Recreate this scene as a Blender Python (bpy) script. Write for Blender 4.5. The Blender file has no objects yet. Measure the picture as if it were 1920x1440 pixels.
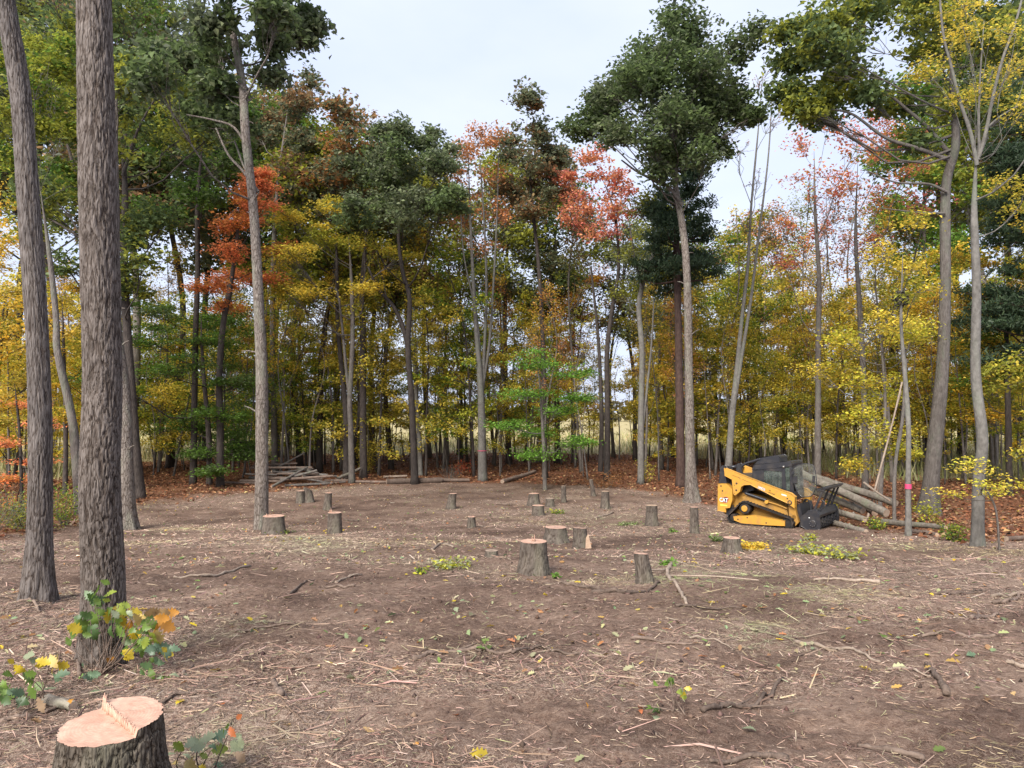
import bpy, math, random
import numpy as np
from mathutils import Vector, Matrix

SC = bpy.context.scene
COL = SC.collection
RNG = np.random.default_rng(7)
PI = math.pi

# ------------------------------------------------------------------ camera
FPX = 1321.0                      # focal length in photograph pixels (1920 wide)
CAMZ = 1.5
PITCH = math.atan(50.0 / FPX)
cam_data = bpy.data.cameras.new('camera')
cam_data.sensor_width = 36.0
cam_data.lens = 36.0 * FPX / 1920.0
cam_data.clip_start = 0.05
cam_data.clip_end = 6000.0
cam = bpy.data.objects.new('camera', cam_data)
COL.objects.link(cam)
cam.location = (0, 0, CAMZ)
cam.rotation_euler = (PI / 2 + PITCH, 0, 0)
SC.camera = cam

# ------------------------------------------------------------------ sky
SUN_EL, SUN_AZ = math.radians(38), math.radians(208)     # behind the camera, a little to its left
world = bpy.data.worlds.new('World')
SC.world = world
world.use_nodes = True
wn, wl = world.node_tree.nodes, world.node_tree.links
wn.clear()
w_out = wn.new('ShaderNodeOutputWorld')
w_bg = wn.new('ShaderNodeBackground')
w_bg.inputs['Strength'].default_value = 0.1
w_sky = wn.new('ShaderNodeTexSky')
w_sky.sky_type = 'NISHITA'
w_sky.sun_disc = False
w_sky.sun_elevation = SUN_EL
w_sky.sun_rotation = SUN_AZ
w_sky.air_density = 1.2
w_sky.dust_density = 2.0
w_tc = wn.new('ShaderNodeTexCoord')
w_map = wn.new('ShaderNodeMapping')
w_map.inputs['Scale'].default_value = (1.0, 1.0, 2.2)
w_no = wn.new('ShaderNodeTexNoise')
w_no.inputs['Scale'].default_value = 2.2
w_no.inputs['Detail'].default_value = 5.0
w_no.inputs['Roughness'].default_value = 0.5
w_rmp = wn.new('ShaderNodeValToRGB')
w_rmp.color_ramp.elements[0].position = 0.36
w_rmp.color_ramp.elements[0].color = (1.46, 1.63, 2.16, 1)
w_rmp.color_ramp.elements[1].position = 0.64
w_rmp.color_ramp.elements[1].color = (1.76, 1.87, 2.22, 1)
w_mix = wn.new('ShaderNodeMixRGB')
w_mix.inputs['Fac'].default_value = 0.95
wl.new(w_tc.outputs['Generated'], w_map.inputs['Vector'])
wl.new(w_map.outputs['Vector'], w_no.inputs['Vector'])
wl.new(w_no.outputs['Fac'], w_rmp.inputs['Fac'])
wl.new(w_sky.outputs['Color'], w_mix.inputs['Color1'])
wl.new(w_rmp.outputs['Color'], w_mix.inputs['Color2'])
wl.new(w_mix.outputs['Color'], w_bg.inputs['Color'])
wl.new(w_bg.outputs['Background'], w_out.inputs['Surface'])

sun_data = bpy.data.lights.new('sun', 'SUN')
sun_data.energy = 1.5
sun_data.angle = math.radians(35)
sun_data.color = (1.0, 0.96, 0.90)
sun = bpy.data.objects.new('sun', sun_data)
COL.objects.link(sun)
_sd = Vector((math.sin(SUN_AZ) * math.cos(SUN_EL), math.cos(SUN_AZ) * math.cos(SUN_EL), math.sin(SUN_EL)))
sun.rotation_euler = _sd.to_track_quat('Z', 'Y').to_euler()
sun.location = (0, -5, 30)

SC.view_settings.view_transform = 'Standard'
SC.view_settings.look = 'None'
SC.view_settings.exposure = 2.4
SC.view_settings.gamma = 1.0
SC.view_settings.use_curve_mapping = False
SC.render.engine = 'CYCLES'
SC.cycles.max_bounces = 9
SC.cycles.diffuse_bounces = 6
SC.cycles.glossy_bounces = 3
SC.cycles.transmission_bounces = 6
SC.cycles.transparent_max_bounces = 8
SC.cycles.use_denoising = True
SC.cycles.caustics_reflective = False
SC.cycles.caustics_refractive = False


# ------------------------------------------------------------------ noise
def hash2(i, j, seed):
    i = np.asarray(i, dtype=np.int64); j = np.asarray(j, dtype=np.int64)
    h = (i * 374761393 + j * 668265263 + seed * 1442695041) & 0xFFFFFFFF
    h = ((h ^ (h >> 13)) * 1274126177) & 0xFFFFFFFF
    h = ((h ^ (h >> 16)) * 2246822519) & 0xFFFFFFFF
    return ((h ^ (h >> 15)) & 0xFFFFFF) / float(0xFFFFFF)


def vnoise(x, y, seed=0):
    x = np.asarray(x, float); y = np.asarray(y, float)
    i = np.floor(x).astype(np.int64); j = np.floor(y).astype(np.int64)
    u = x - i; v = y - j
    u = u * u * (3 - 2 * u); v = v * v * (3 - 2 * v)
    a = hash2(i, j, seed); b = hash2(i + 1, j, seed); c = hash2(i, j + 1, seed); d = hash2(i + 1, j + 1, seed)
    return (a * (1 - u) + b * u) * (1 - v) + (c * (1 - u) + d * u) * v


def fbm(x, y, octv=4, seed=0):
    s = 0.0; a = 0.5
    for k in range(octv):
        s = s + a * vnoise(x * 2 ** k + 17.3 * k, y * 2 ** k - 9.1 * k, seed + k)
        a *= 0.5
    return s / (1 - 0.5 ** octv)


def vor_edge(u, v, nu, seed):
    """F2-F1 of a jittered grid, periodic over nu cells in u."""
    iu = np.floor(u).astype(np.int64); iv = np.floor(v).astype(np.int64)
    f1 = np.full(u.shape, 9.0); f2 = np.full(u.shape, 9.0)
    for di in (-1, 0, 1):
        for dj in (-1, 0, 1):
            ci = iu + di; cj = iv + dj
            px = ci + 0.1 + 0.8 * hash2(ci % nu, cj, seed)
            py = cj + 0.1 + 0.8 * hash2(ci % nu, cj, seed + 5)
            d = np.sqrt((u - px) ** 2 + (v - py) ** 2)
            m = d < f1
            f2 = np.where(m, f1, np.minimum(f2, d))
            f1 = np.where(m, d, f1)
    return f2 - f1


def sstep(a, b, x):
    t = np.clip((np.asarray(x, float) - a) / (b - a), 0, 1)
    return t * t * (3 - 2 * t)


# ------------------------------------------------------------------ ground shape and pixel helpers
def drop(y):
    y = np.asarray(y, float)
    t = np.clip(y, 18, 27)
    return 1.4 + 0.1 * np.minimum(y, 27) - 0.1 * (t - 18) ** 2 / 18.0 + 0.0015 * np.maximum(y - 27, 0)


def gz0(x, y):
    return CAMZ - drop(y)


def gz(x, y):
    """height of the ground"""
    x = np.asarray(x, float); y = np.asarray(y, float)
    far = sstep(120, 30, y)
    z = gz0(x, y)
    z = z + far * (0.16 * (fbm(x * 0.18, y * 0.18, 3, 3) - 0.5) + 0.10 * (fbm(x * 0.75, y * 0.75, 3, 11) - 0.5))
    near = sstep(26, 8, y)
    for x0, k1, k2, ph in ((-0.6, 0.10, 0.020, 0.0), (0.95, 0.10, 0.020, 0.0), (2.9, -0.05, 0.012, 1.0), (4.4, -0.05, 0.012, 1.0)):
        cx = x0 + k1 * y + k2 * y * y * 0.5 + 0.15 * np.sin(y * 0.5 + ph)
        z = z - near * 0.035 * np.exp(-((x - cx) / 0.20) ** 2) * (0.6 + 0.4 * np.sin(y * 21)) * sstep(0.35, 0.6, vnoise(x * 0.3, y * 0.35, 15))
    z = z + near * (0.12 * (fbm(x * 2.3, y * 2.3, 3, 21) - 0.5) + 0.055 * (fbm(x * 9, y * 9, 2, 31) - 0.5))
    return z


CP, SP = math.cos(PITCH), math.sin(PITCH)


def ray(px, py):
    xc = (px - 960.0) / FPX; yc = (720.0 - py) / FPX
    return np.array((xc, CP - yc * SP, SP + yc * CP))


def at(px, py, Y):
    d = ray(px, py)
    s = Y / d[1]
    return np.array((d[0] * s, Y, CAMZ + d[2] * s))


def gy(py):
    """depth at which the ground shows at that row"""
    d = ray(960, py)
    lo, hi = 0.5, 400.0
    for _ in range(60):
        m = 0.5 * (lo + hi)
        if CAMZ + d[2] * m / d[1] > float(gz0(0, m)):
            lo = m
        else:
            hi = m
    return lo


def gp(px, py):
    Y = gy(py)
    p = at(px, py, Y)
    p[2] = float(gz(p[0], p[1]))
    return p


def mpp(Y):
    return Y / FPX


# ------------------------------------------------------------------ mesh helpers
def make_mesh(name, V, Q=None, T=None, smooth=True):
    V = np.ascontiguousarray(V, dtype=np.float32).reshape(-1, 3)
    me = bpy.data.meshes.new(name)
    me.vertices.add(len(V))
    me.vertices.foreach_set('co', V.ravel())
    li, ls = [], []
    n = 0
    if Q is not None and len(Q):
        Q = np.asarray(Q, dtype=np.int32).reshape(-1, 4)
        li.append(Q.ravel()); ls.append(np.arange(len(Q), dtype=np.int32) * 4); n += len(Q) * 4
    if T is not None and len(T):
        T = np.asarray(T, dtype=np.int32).reshape(-1, 3)
        li.append(T.ravel()); ls.append(n + np.arange(len(T), dtype=np.int32) * 3)
    li = np.concatenate(li); ls = np.concatenate(ls)
    me.loops.add(len(li)); me.loops.foreach_set('vertex_index', li)
    me.polygons.add(len(ls)); me.polygons.foreach_set('loop_start', ls)
    me.update(calc_edges=True)
    me.polygons.foreach_set('use_smooth', np.full(len(ls), bool(smooth)))
    me.validate()
    return me


def face_attr(me, name, vals):
    a = me.attributes.new(name, 'FLOAT', 'FACE')
    a.data.foreach_set('value', np.asarray(vals, dtype=np.float32))


def face_col(me, name, cols):
    a = me.attributes.new(name, 'FLOAT_COLOR', 'FACE')
    c = np.ones((len(cols), 4), dtype=np.float32); c[:, :3] = cols
    a.data.foreach_set('color', c.ravel())


def vert_attr(me, name, vals):
    a = me.attributes.new(name, 'FLOAT', 'POINT')
    a.data.foreach_set('value', np.asarray(vals, dtype=np.float32))


def link(o, parent=None):
    COL.objects.link(o)
    if parent is not None:
        o.parent = parent
    return o


def mobj(name, me, mat=None, parent=None, loc=None, color=None, alt=None):
    if mat is not None and not me.materials:
        for m in (mat if isinstance(mat, (list, tuple)) else [mat]):
            me.materials.append(m)
    o = bpy.data.objects.new(name, me)
    if loc is not None:
        o.location = loc
    if color is not None:
        o.color = (*color, 1.0)
    if alt is not None:
        o['leaf_alt'] = [float(c) for c in alt]
    return link(o, parent)


def tag(o, label=None, cat=None, group=None, kind=None):
    if label: o['label'] = label
    if cat: o['category'] = cat
    if group: o['group'] = group
    if kind: o['kind'] = kind
    return o


def empty(name, loc, label=None, cat=None, group=None, rz=0.0):
    o = bpy.data.objects.new(name, None)
    o.empty_display_size = 0.2
    o.location = loc
    o.rotation_euler = (0, 0, rz)
    link(o)
    return tag(o, label, cat, group)


class MB:
    """collects quads and triangles into one mesh"""
    def __init__(self):
        self.V, self.Q, self.T, self.n = [], [], [], 0

    def add(self, V, Q=None, T=None):
        V = np.asarray(V, float).reshape(-1, 3)
        if Q is not None and len(Q): self.Q.append(np.asarray(Q, dtype=np.int32).reshape(-1, 4) + self.n)
        if T is not None and len(T): self.T.append(np.asarray(T, dtype=np.int32).reshape(-1, 3) + self.n)
        self.V.append(V); self.n += len(V)

    def mesh(self, name, smooth=True):
        return make_mesh(name, np.concatenate(self.V), np.concatenate(self.Q) if self.Q else None,
                         np.concatenate(self.T) if self.T else None, smooth)


def smooth_path(P, n):
    """Catmull-Rom through P"""
    P = np.asarray(P, float)
    if len(P) == 2:
        t = np.linspace(0, 1, n)[:, None]
        return P[0] * (1 - t) + P[1] * t
    E = np.vstack((2 * P[0] - P[1], P, 2 * P[-1] - P[-2]))
    s = np.linspace(0, len(P) - 1 - 1e-9, n)
    k = s.astype(int); t = (s - k)[:, None]
    p0, p1, p2, p3 = E[k], E[k + 1], E[k + 2], E[k + 3]
    return 0.5 * (2 * p1 + (p2 - p0) * t + (2 * p0 - 5 * p1 + 4 * p2 - p3) * t * t + (3 * p1 - p0 - 3 * p2 + p3) * t ** 3)


def frames(P):
    T = np.gradient(P, axis=0)
    T /= np.linalg.norm(T, axis=1, keepdims=True) + 1e-12
    ref = np.array((1.0, 0, 0)) if abs(T[:, 0]).mean() < 0.8 else np.array((0, 1.0, 0))
    N = ref - (T @ ref)[:, None] * T
    N /= np.linalg.norm(N, axis=1, keepdims=True) + 1e-12
    B = np.cross(T, N)
    return T, N, B


def tube(P, R, sides=6, cap=True, rmul=None):
    """tube round P with radii R; rmul: rings x sides factor or offset already in metres (added)"""
    P = np.asarray(P, float); n = len(P)
    R = np.broadcast_to(np.asarray(R, float), (n,))
    _, N, B = frames(P)
    a = np.arange(sides) * 2 * PI / sides
    rr = R[:, None] + (0 if rmul is None else rmul) + np.zeros((n, sides))
    V = P[:, None, :] + rr[..., None] * (np.cos(a)[None, :, None] * N[:, None, :] + np.sin(a)[None, :, None] * B[:, None, :])
    i = np.arange(n - 1)[:, None] * sides; j = np.arange(sides)[None, :]; j2 = (j + 1) % sides
    Q = np.stack((i + j, i + j2, i + sides + j2, i + sides + j), -1).reshape(-1, 4)
    V = V.reshape(-1, 3)
    Tt = []
    if cap:
        c0, c1 = len(V), len(V) + 1
        V = np.vstack((V, P[:1], P[-1:]))
        jj = np.arange(sides); k2 = (jj + 1) % sides
        Tt = np.vstack((np.stack((k2, jj, np.full(sides, c0)), 1), np.stack(((n - 1) * sides + jj, (n - 1) * sides + k2, np.full(sides, c1)), 1)))
    return V, Q, Tt


def prism(poly, y0, y1):
    """extrude an x-z polygon from y0 to y1: n-gon caps made as fans through bmesh later; here earless fan for near-convex parts"""
    import mathutils.geometry as mg
    n = len(poly)
    tess = mg.tessellate_polygon([[Vector((p[0], p[1], 0)) for p in poly]])
    V = np.array([(p[0], y0, p[1]) for p in poly] + [(p[0], y1, p[1]) for p in poly])
    Tt = [(a, b, c) for a, b, c in tess] + [(c + n, b + n, a + n) for a, b, c in tess]
    Q = [(i, (i + 1) % n, (i + 1) % n + n, i + n) for i in range(n)]
    return V, Q, Tt


# ------------------------------------------------------------------ materials
def nmat(name):
    m = bpy.data.materials.new(name)
    m.use_nodes = True
    nt = m.node_tree
    b = next(n for n in nt.nodes if n.type == 'BSDF_PRINCIPLED')
    return m, nt, b


def nd(nt, t, **kw):
    n = nt.nodes.new(t)
    for k, v in kw.items():
        if k in n.inputs.keys() if hasattr(n.inputs, 'keys') else False:
            n.inputs[k].default_value = v
        else:
            setattr(n, k, v)
    return n


def ramp(nt, stops):
    r = nt.nodes.new('ShaderNodeValToRGB')
    e = r.color_ramp.elements
    while len(e) < len(stops): e.new(0.5)
    for k, (p, c) in enumerate(stops):
        e[k].position = p; e[k].color = (*c, 1)
    return r


def mixc(nt, fac, c1, c2, mode='MIX'):
    m = nt.nodes.new('ShaderNodeMixRGB'); m.blend_type = mode
    for k, v in (('Fac', fac), ('Color1', c1), ('Color2', c2)):
        if isinstance(v, bpy.types.NodeSocket): nt.links.new(v, m.inputs[k])
        elif isinstance(v, (int, float)): m.inputs[k].default_value = v
        else: m.inputs[k].default_value = (*v, 1)
    return m.outputs['Color']


def math_n(nt, op, a, b=0.0, clamp=False):
    m = nt.nodes.new('ShaderNodeMath'); m.operation = op; m.use_clamp = clamp
    for k, v in enumerate((a, b)):
        if isinstance(v, bpy.types.NodeSocket): nt.links.new(v, m.inputs[k])
        else: m.inputs[k].default_value = v
    return m.outputs[0]


def objvec(nt, scale):
    tc = nt.nodes.new('ShaderNodeTexCoord'); mp = nt.nodes.new('ShaderNodeMapping')
    mp.inputs['Scale'].default_value = scale
    nt.links.new(tc.outputs['Object'], mp.inputs['Vector'])
    return mp.outputs['Vector']


def noise_n(nt, vec, scale, detail=4, rough=0.55):
    n = nt.nodes.new('ShaderNodeTexNoise')
    n.inputs['Scale'].default_value = scale; n.inputs['Detail'].default_value = detail; n.inputs['Roughness'].default_value = rough
    if vec is not None: nt.links.new(vec, n.inputs['Vector'])
    return n.outputs['Fac']


def bump_n(nt, h, strength, dist, bsdf):
    b = nt.nodes.new('ShaderNodeBump')
    b.inputs['Strength'].default_value = strength; b.inputs['Distance'].default_value = dist
    nt.links.new(h, b.inputs['Height']); nt.links.new(b.outputs['Normal'], bsdf.inputs['Normal'])


def bark_mat(name, dark, light, zs=0.16, sc=28, bd=0.02, moss=None, ridge=False, tint=True, crack=None):
    m, nt, b = nmat(name)
    v = objvec(nt, (1, 1, zs))
    n1 = noise_n(nt, v, sc, 6, 0.62)
    n2 = noise_n(nt, objvec(nt, (1, 1, 0.5)), 2.3, 4)
    vo = nt.nodes.new('ShaderNodeTexVoronoi'); vo.feature = 'DISTANCE_TO_EDGE'; vo.inputs['Scale'].default_value = sc * 0.8
    nt.links.new(v, vo.inputs['Vector'])
    vr = ramp(nt, [(0.0, (0, 0, 0)), (0.22, (1, 1, 1))]); nt.links.new(vo.outputs['Distance'], vr.inputs['Fac'])
    h = math_n(nt, 'MULTIPLY_ADD' if False else 'ADD', n1, math_n(nt, 'MULTIPLY', vr.outputs['Color'], 0.45))
    n4 = noise_n(nt, objvec(nt, (1, 1, 0.6)), 8.5, 4)
    r = ramp(nt, [(0.36, dark), (0.66, light)])
    nt.links.new(math_n(nt, 'ADD', math_n(nt, 'MULTIPLY', n1, 0.45), math_n(nt, 'ADD', math_n(nt, 'MULTIPLY', n2, 0.2), math_n(nt, 'MULTIPLY', n4, 0.37))), r.inputs['Fac'])
    c = r.outputs['Color']
    if ridge:
        at_ = nt.nodes.new('ShaderNodeAttribute'); at_.attribute_name = 'ridge'
        c = mixc(nt, at_.outputs['Fac'], mixc(nt, 1.0, c, (0.48, 0.43, 0.39), 'MULTIPLY'), c)
    if crack:
        vc = nt.nodes.new('ShaderNodeTexVoronoi'); vc.feature = 'DISTANCE_TO_EDGE'; vc.inputs['Scale'].default_value = crack[0]
        wn_ = nt.nodes.new('ShaderNodeTexNoise'); wn_.inputs['Scale'].default_value = crack[0] * 0.6; wn_.inputs['Detail'].default_value = 3
        cv = objvec(nt, (1, 1, crack[1])); nt.links.new(cv, wn_.inputs['Vector'])
        ad = nt.nodes.new('ShaderNodeVectorMath'); ad.operation = 'MULTIPLY_ADD'
        ad.inputs[1].default_value = (1.4 / crack[0],) * 3
        nt.links.new(wn_.outputs['Color'], ad.inputs[0]); nt.links.new(cv, ad.inputs[2]); nt.links.new(ad.outputs[0], vc.inputs['Vector'])
        cr = ramp(nt, [(0.0, (0.45, 0.40, 0.36)), (0.10, (1, 1, 1))]); nt.links.new(vc.outputs['Distance'], cr.inputs['Fac'])
        c = mixc(nt, 1.0, c, cr.outputs['Color'], 'MULTIPLY')
        h = math_n(nt, 'ADD', h, cr.outputs['Color'])
    if moss:
        mr = ramp(nt, [(0.52, (0, 0, 0)), (0.68, (1, 1, 1))])
        nt.links.new(noise_n(nt, objvec(nt, (1, 1, 0.35)), 3.1, 5), mr.inputs['Fac'])
        c = mixc(nt, math_n(nt, 'MULTIPLY', mr.outputs['Color'], 0.6), c, moss)
    if tint:
        oi = nt.nodes.new('ShaderNodeObjectInfo')
        k = math_n(nt, 'ADD', math_n(nt, 'MULTIPLY', oi.outputs['Random'], 0.5), 0.75)
        cm = nt.nodes.new('ShaderNodeCombineXYZ')
        for q in range(3): nt.links.new(k, cm.inputs[q])
        c = mixc(nt, 1.0, c, cm.outputs[0], 'MULTIPLY')
    nt.links.new(c, b.inputs['Base Color'])
    b.inputs['Roughness'].default_value = 0.9
    b.inputs['Specular IOR Level'].default_value = 0.2
    bump_n(nt, h, 0.9, bd, b)
    return m


M = {}
M['bark_big'] = bark_mat('bark_furrowed_brown', (0.080, 0.064, 0.054), (0.205, 0.172, 0.150), 0.25, 60, 0.006, ridge=True, tint=False, crack=(34, 0.15))
M['bark_grey'] = bark_mat('bark_ridged_grey', (0.078, 0.066, 0.060), (0.205, 0.176, 0.158), 0.10, 55, 0.006, ridge=True, tint=False, crack=(36, 0.09))
M['bark_pale'] = bark_mat('bark_pale_grey', (0.095, 0.076, 0.064), (0.265, 0.225, 0.192), 0.30, 30, 0.02, moss=(0.20, 0.20, 0.15), tint=False, crack=(15, 0.3))
M['bark_mid'] = bark_mat('bark_grey_brown', (0.075, 0.062, 0.052), (0.19, 0.165, 0.145), 0.18, 24, 0.02, moss=(0.13, 0.14, 0.10))
M['bark_dark'] = bark_mat('bark_dark', (0.028, 0.023, 0.020), (0.085, 0.068, 0.058), 0.18, 24, 0.02)
M['bark_smooth'] = bark_mat('bark_smooth_grey', (0.070, 0.063, 0.055), (0.165, 0.152, 0.135), 0.6, 14, 0.008, moss=(0.13, 0.14, 0.105))
M['bark_pine'] = bark_mat('bark_pine', (0.035, 0.022, 0.018), (0.12, 0.075, 0.06), 0.3, 20, 0.025)
M['bark_stump'] = bark_mat('bark_stump', (0.055, 0.044, 0.036), (0.18, 0.148, 0.12), 0.18, 40, 0.012, moss=(0.17, 0.155, 0.11), ridge=True, tint=False)
M['bark_log'] = bark_mat('bark_log', (0.090, 0.074, 0.058), (0.245, 0.21, 0.17), 1.0, 12, 0.012, moss=(0.16, 0.17, 0.11))
M['bark_stick'] = bark_mat('bark_stick', (0.072, 0.050, 0.038), (0.21, 0.154, 0.12), 1.0, 30, 0.006)
M['bark_stick_pale'] = bark_mat('bark_stick_pale', (0.16, 0.116, 0.086), (0.34, 0.27, 0.21), 1.0, 30, 0.006)


def cut_mat(name, a, bcol, ring=70.0):
    m, nt, b = nmat(name)
    v = objvec(nt, (1, 1, 0.0))
    ln = nt.nodes.new('ShaderNodeVectorMath'); ln.operation = 'LENGTH'; nt.links.new(v, ln.inputs[0])
    nz = noise_n(nt, objvec(nt, (1, 1, 1)), 6, 3)
    s = math_n(nt, 'SINE', math_n(nt, 'ADD', math_n(nt, 'MULTIPLY', ln.outputs['Value'], ring * 2 * PI), math_n(nt, 'MULTIPLY', nz, 14.0)))
    f = math_n(nt, 'ADD', math_n(nt, 'MULTIPLY', s, 0.045), noise_n(nt, objvec(nt, (1, 1, 1)), 9, 5))
    r = ramp(nt, [(0.3, a), (0.75, bcol)]); nt.links.new(f, r.inputs['Fac'])
    fine = noise_n(nt, objvec(nt, (40, 260, 60)), 1.0, 3)
    nt.links.new(mixc(nt, 0.5, r.outputs['Color'], mixc(nt, fine, (0.45, 0.3, 0.22), (1.0, 0.9, 0.8)), 'MULTIPLY'), b.inputs['Base Color'])
    b.inputs['Roughness'].default_value = 0.75
    bump_n(nt, fine, 0.5, 0.004, b)
    return m


M['cut'] = cut_mat('cut_wood_fresh', (0.46, 0.27, 0.195), (0.66, 0.47, 0.36))
M['cut_pale'] = cut_mat('cut_wood_pale', (0.38, 0.26, 0.175), (0.56, 0.43, 0.31))
M['cut_old'] = cut_mat('cut_wood_grey', (0.26, 0.20, 0.15), (0.45, 0.36, 0.28))


def leaf_mat(name, trans=0.38, obj_only=False, gloss=0.12):
    m = bpy.data.materials.new(name); m.use_nodes = True
    nt = m.node_tree; nt.nodes.clear()
    out = nt.nodes.new('ShaderNodeOutputMaterial')
    oi = nt.nodes.new('ShaderNodeObjectInfo')
    if obj_only:
        nz = noise_n(nt, objvec(nt, (1, 1, 1)), 30, 4)
        c = mixc(nt, 1.0, oi.outputs['Color'], mixc(nt, nz, (0.6, 0.55, 0.5), (1.35, 1.35, 1.3)), 'MULTIPLY')
    else:
        alt = nt.nodes.new('ShaderNodeAttribute'); alt.attribute_type = 'OBJECT'; alt.attribute_name = 'leaf_alt'
        mv = nt.nodes.new('ShaderNodeAttribute'); mv.attribute_name = 'mixv'
        rv = nt.nodes.new('ShaderNodeAttribute'); rv.attribute_name = 'rnd'
        f = ramp(nt, [(0.42, (0, 0, 0)), (0.68, (1, 1, 1))]); nt.links.new(mv.outputs['Fac'], f.inputs['Fac'])
        c = mixc(nt, f.outputs['Color'], oi.outputs['Color'], alt.outputs['Color'])
        c = mixc(nt, 1.0, c, mixc(nt, rv.outputs['Fac'], (0.55, 0.55, 0.6), (1.5, 1.4, 1.25)), 'MULTIPLY')
    df = nt.nodes.new('ShaderNodeBsdfDiffuse'); tr = nt.nodes.new('ShaderNodeBsdfTranslucent'); gl = nt.nodes.new('ShaderNodeBsdfGlossy')
    gl.inputs['Roughness'].default_value = 0.45
    for s in (df, tr): nt.links.new(c, s.inputs['Color'])
    gl.inputs['Color'].default_value = (0.5, 0.5, 0.5, 1)
    m1 = nt.nodes.new('ShaderNodeMixShader'); m1.inputs[0].default_value = trans
    nt.links.new(df.outputs[0], m1.inputs[1]); nt.links.new(tr.outputs[0], m1.inputs[2])
    m2 = nt.nodes.new('ShaderNodeMixShader')
    m2.inputs[0].default_value = gloss
    nt.links.new(m1.outputs[0], m2.inputs[1]); nt.links.new(gl.outputs[0], m2.inputs[2])
    nt.links.new(m2.outputs[0], out.inputs['Surface'])
    return m


M['leaf'] = leaf_mat('leaf_foliage', 0.48, gloss=0.025)
M['leaf_near'] = leaf_mat('leaf_single', 0.30, obj_only=True, gloss=0.06)


def attr_col_mat(name, trans=0.0, rough=0.85):
    m, nt, b = nmat(name)
    a = nt.nodes.new('ShaderNodeAttribute'); a.attribute_name = 'col'
    nt.links.new(a.outputs['Color'], b.inputs['Base Color'])
    b.inputs['Roughness'].default_value = rough
    b.inputs['Specular IOR Level'].default_value = 0.25
    if trans:
        out = next(n for n in nt.nodes if n.type == 'OUTPUT_MATERIAL')
        tr = nt.nodes.new('ShaderNodeBsdfTranslucent'); nt.links.new(a.outputs['Color'], tr.inputs['Color'])
        mx = nt.nodes.new('ShaderNodeMixShader'); mx.inputs[0].default_value = trans
        nt.links.new(b.outputs[0], mx.inputs[1]); nt.links.new(tr.outputs[0], mx.inputs[2])
        nt.links.new(mx.outputs[0], out.inputs['Surface'])
    return m


M['chips'] = attr_col_mat('wood_chips')
M['litter'] = attr_col_mat('leaf_litter', 0.2)
M['grass'] = attr_col_mat('grass_blades', 0.25)


def simple_mat(name, col, rough=0.5, metal=0.0, dirt=None, dscale=3.0, spec=0.5):
    m, nt, b = nmat(name)
    b.inputs['Roughness'].default_value = rough; b.inputs['Metallic'].default_value = metal
    b.inputs['Specular IOR Level'].default_value = spec
    if dirt:
        f = noise_n(nt, objvec(nt, (1, 1, 1)), dscale, 6, 0.65)
        r = ramp(nt, [(0.48, (0, 0, 0)), (0.75, (1, 1, 1))]); nt.links.new(f, r.inputs['Fac'])
        nt.links.new(mixc(nt, math_n(nt, 'MULTIPLY', r.outputs['Color'], 0.75), col, dirt), b.inputs['Base Color'])
    else:
        b.inputs['Base Color'].default_value = (*col, 1)
    return m


M['yellow'] = simple_mat('machine_yellow_paint', (0.50, 0.255, 0.036), 0.42, 0, (0.24, 0.145, 0.065), 5.0, 0.4)
M['yellow_dirty'] = simple_mat('machine_yellow_dirty', (0.36, 0.185, 0.034), 0.6, 0, (0.13, 0.085, 0.055), 2.6, 0.3)
M['black'] = simple_mat('machine_black_paint', (0.022, 0.022, 0.026), 0.34, 0, (0.075, 0.064, 0.053), 4, 0.5)
M['rubber'] = simple_mat('track_rubber', (0.022, 0.020, 0.019), 0.85, 0, (0.10, 0.072, 0.055), 5, 0.2)
M['steel'] = simple_mat('bare_steel', (0.30, 0.28, 0.26), 0.4, 0.8, (0.15, 0.11, 0.09), 6)
M['white_print'] = simple_mat('white_print', (0.78, 0.78, 0.78), 0.5)
M['black_print'] = simple_mat('black_print', (0.015, 0.015, 0.015), 0.5)
M['red_print'] = simple_mat('red_print', (0.38, 0.04, 0.035), 0.5)
M['pink'] = simple_mat('pink_flagging', (0.55, 0.05, 0.13), 0.5)
M['nest'] = simple_mat('nest_leaves', (0.05, 0.045, 0.028), 0.9)


def glass_mat(name, tint, alpha, rough, dirt):
    m = bpy.data.materials.new(name); m.use_nodes = True
    nt = m.node_tree; nt.nodes.clear()
    out = nt.nodes.new('ShaderNodeOutputMaterial')
    tp = nt.nodes.new('ShaderNodeBsdfTransparent'); tp.inputs['Color'].default_value = (*tint, 1)
    gl = nt.nodes.new('ShaderNodeBsdfGlossy'); gl.inputs['Roughness'].default_value = rough
    df = nt.nodes.new('ShaderNodeBsdfDiffuse'); df.inputs['Color'].default_value = (*dirt, 1)  # dust on the clear door, painted reflection on the cab windows
    fr = nt.nodes.new('ShaderNodeFresnel'); fr.inputs['IOR'].default_value = 1.5
    a = nt.nodes.new('ShaderNodeMixShader'); b = nt.nodes.new('ShaderNodeMixShader')
    nz = noise_n(nt, objvec(nt, (1, 1, 1)), 4.0, 6, 0.7)
    r = ramp(nt, [(0.4, (alpha * 0.35,) * 3), (0.75, (min(1, alpha * 1.7),) * 3)]); nt.links.new(nz, r.inputs['Fac'])
    nt.links.new(r.outputs['Color'], a.inputs[0]); nt.links.new(tp.outputs[0], a.inputs[1]); nt.links.new(df.outputs[0], a.inputs[2])
    nt.links.new(fr.outputs[0], b.inputs[0]); nt.links.new(a.outputs[0], b.inputs[1]); nt.links.new(gl.outputs[0], b.inputs[2])
    nt.links.new(b.outputs[0], out.inputs['Surface'])
    return m


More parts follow.
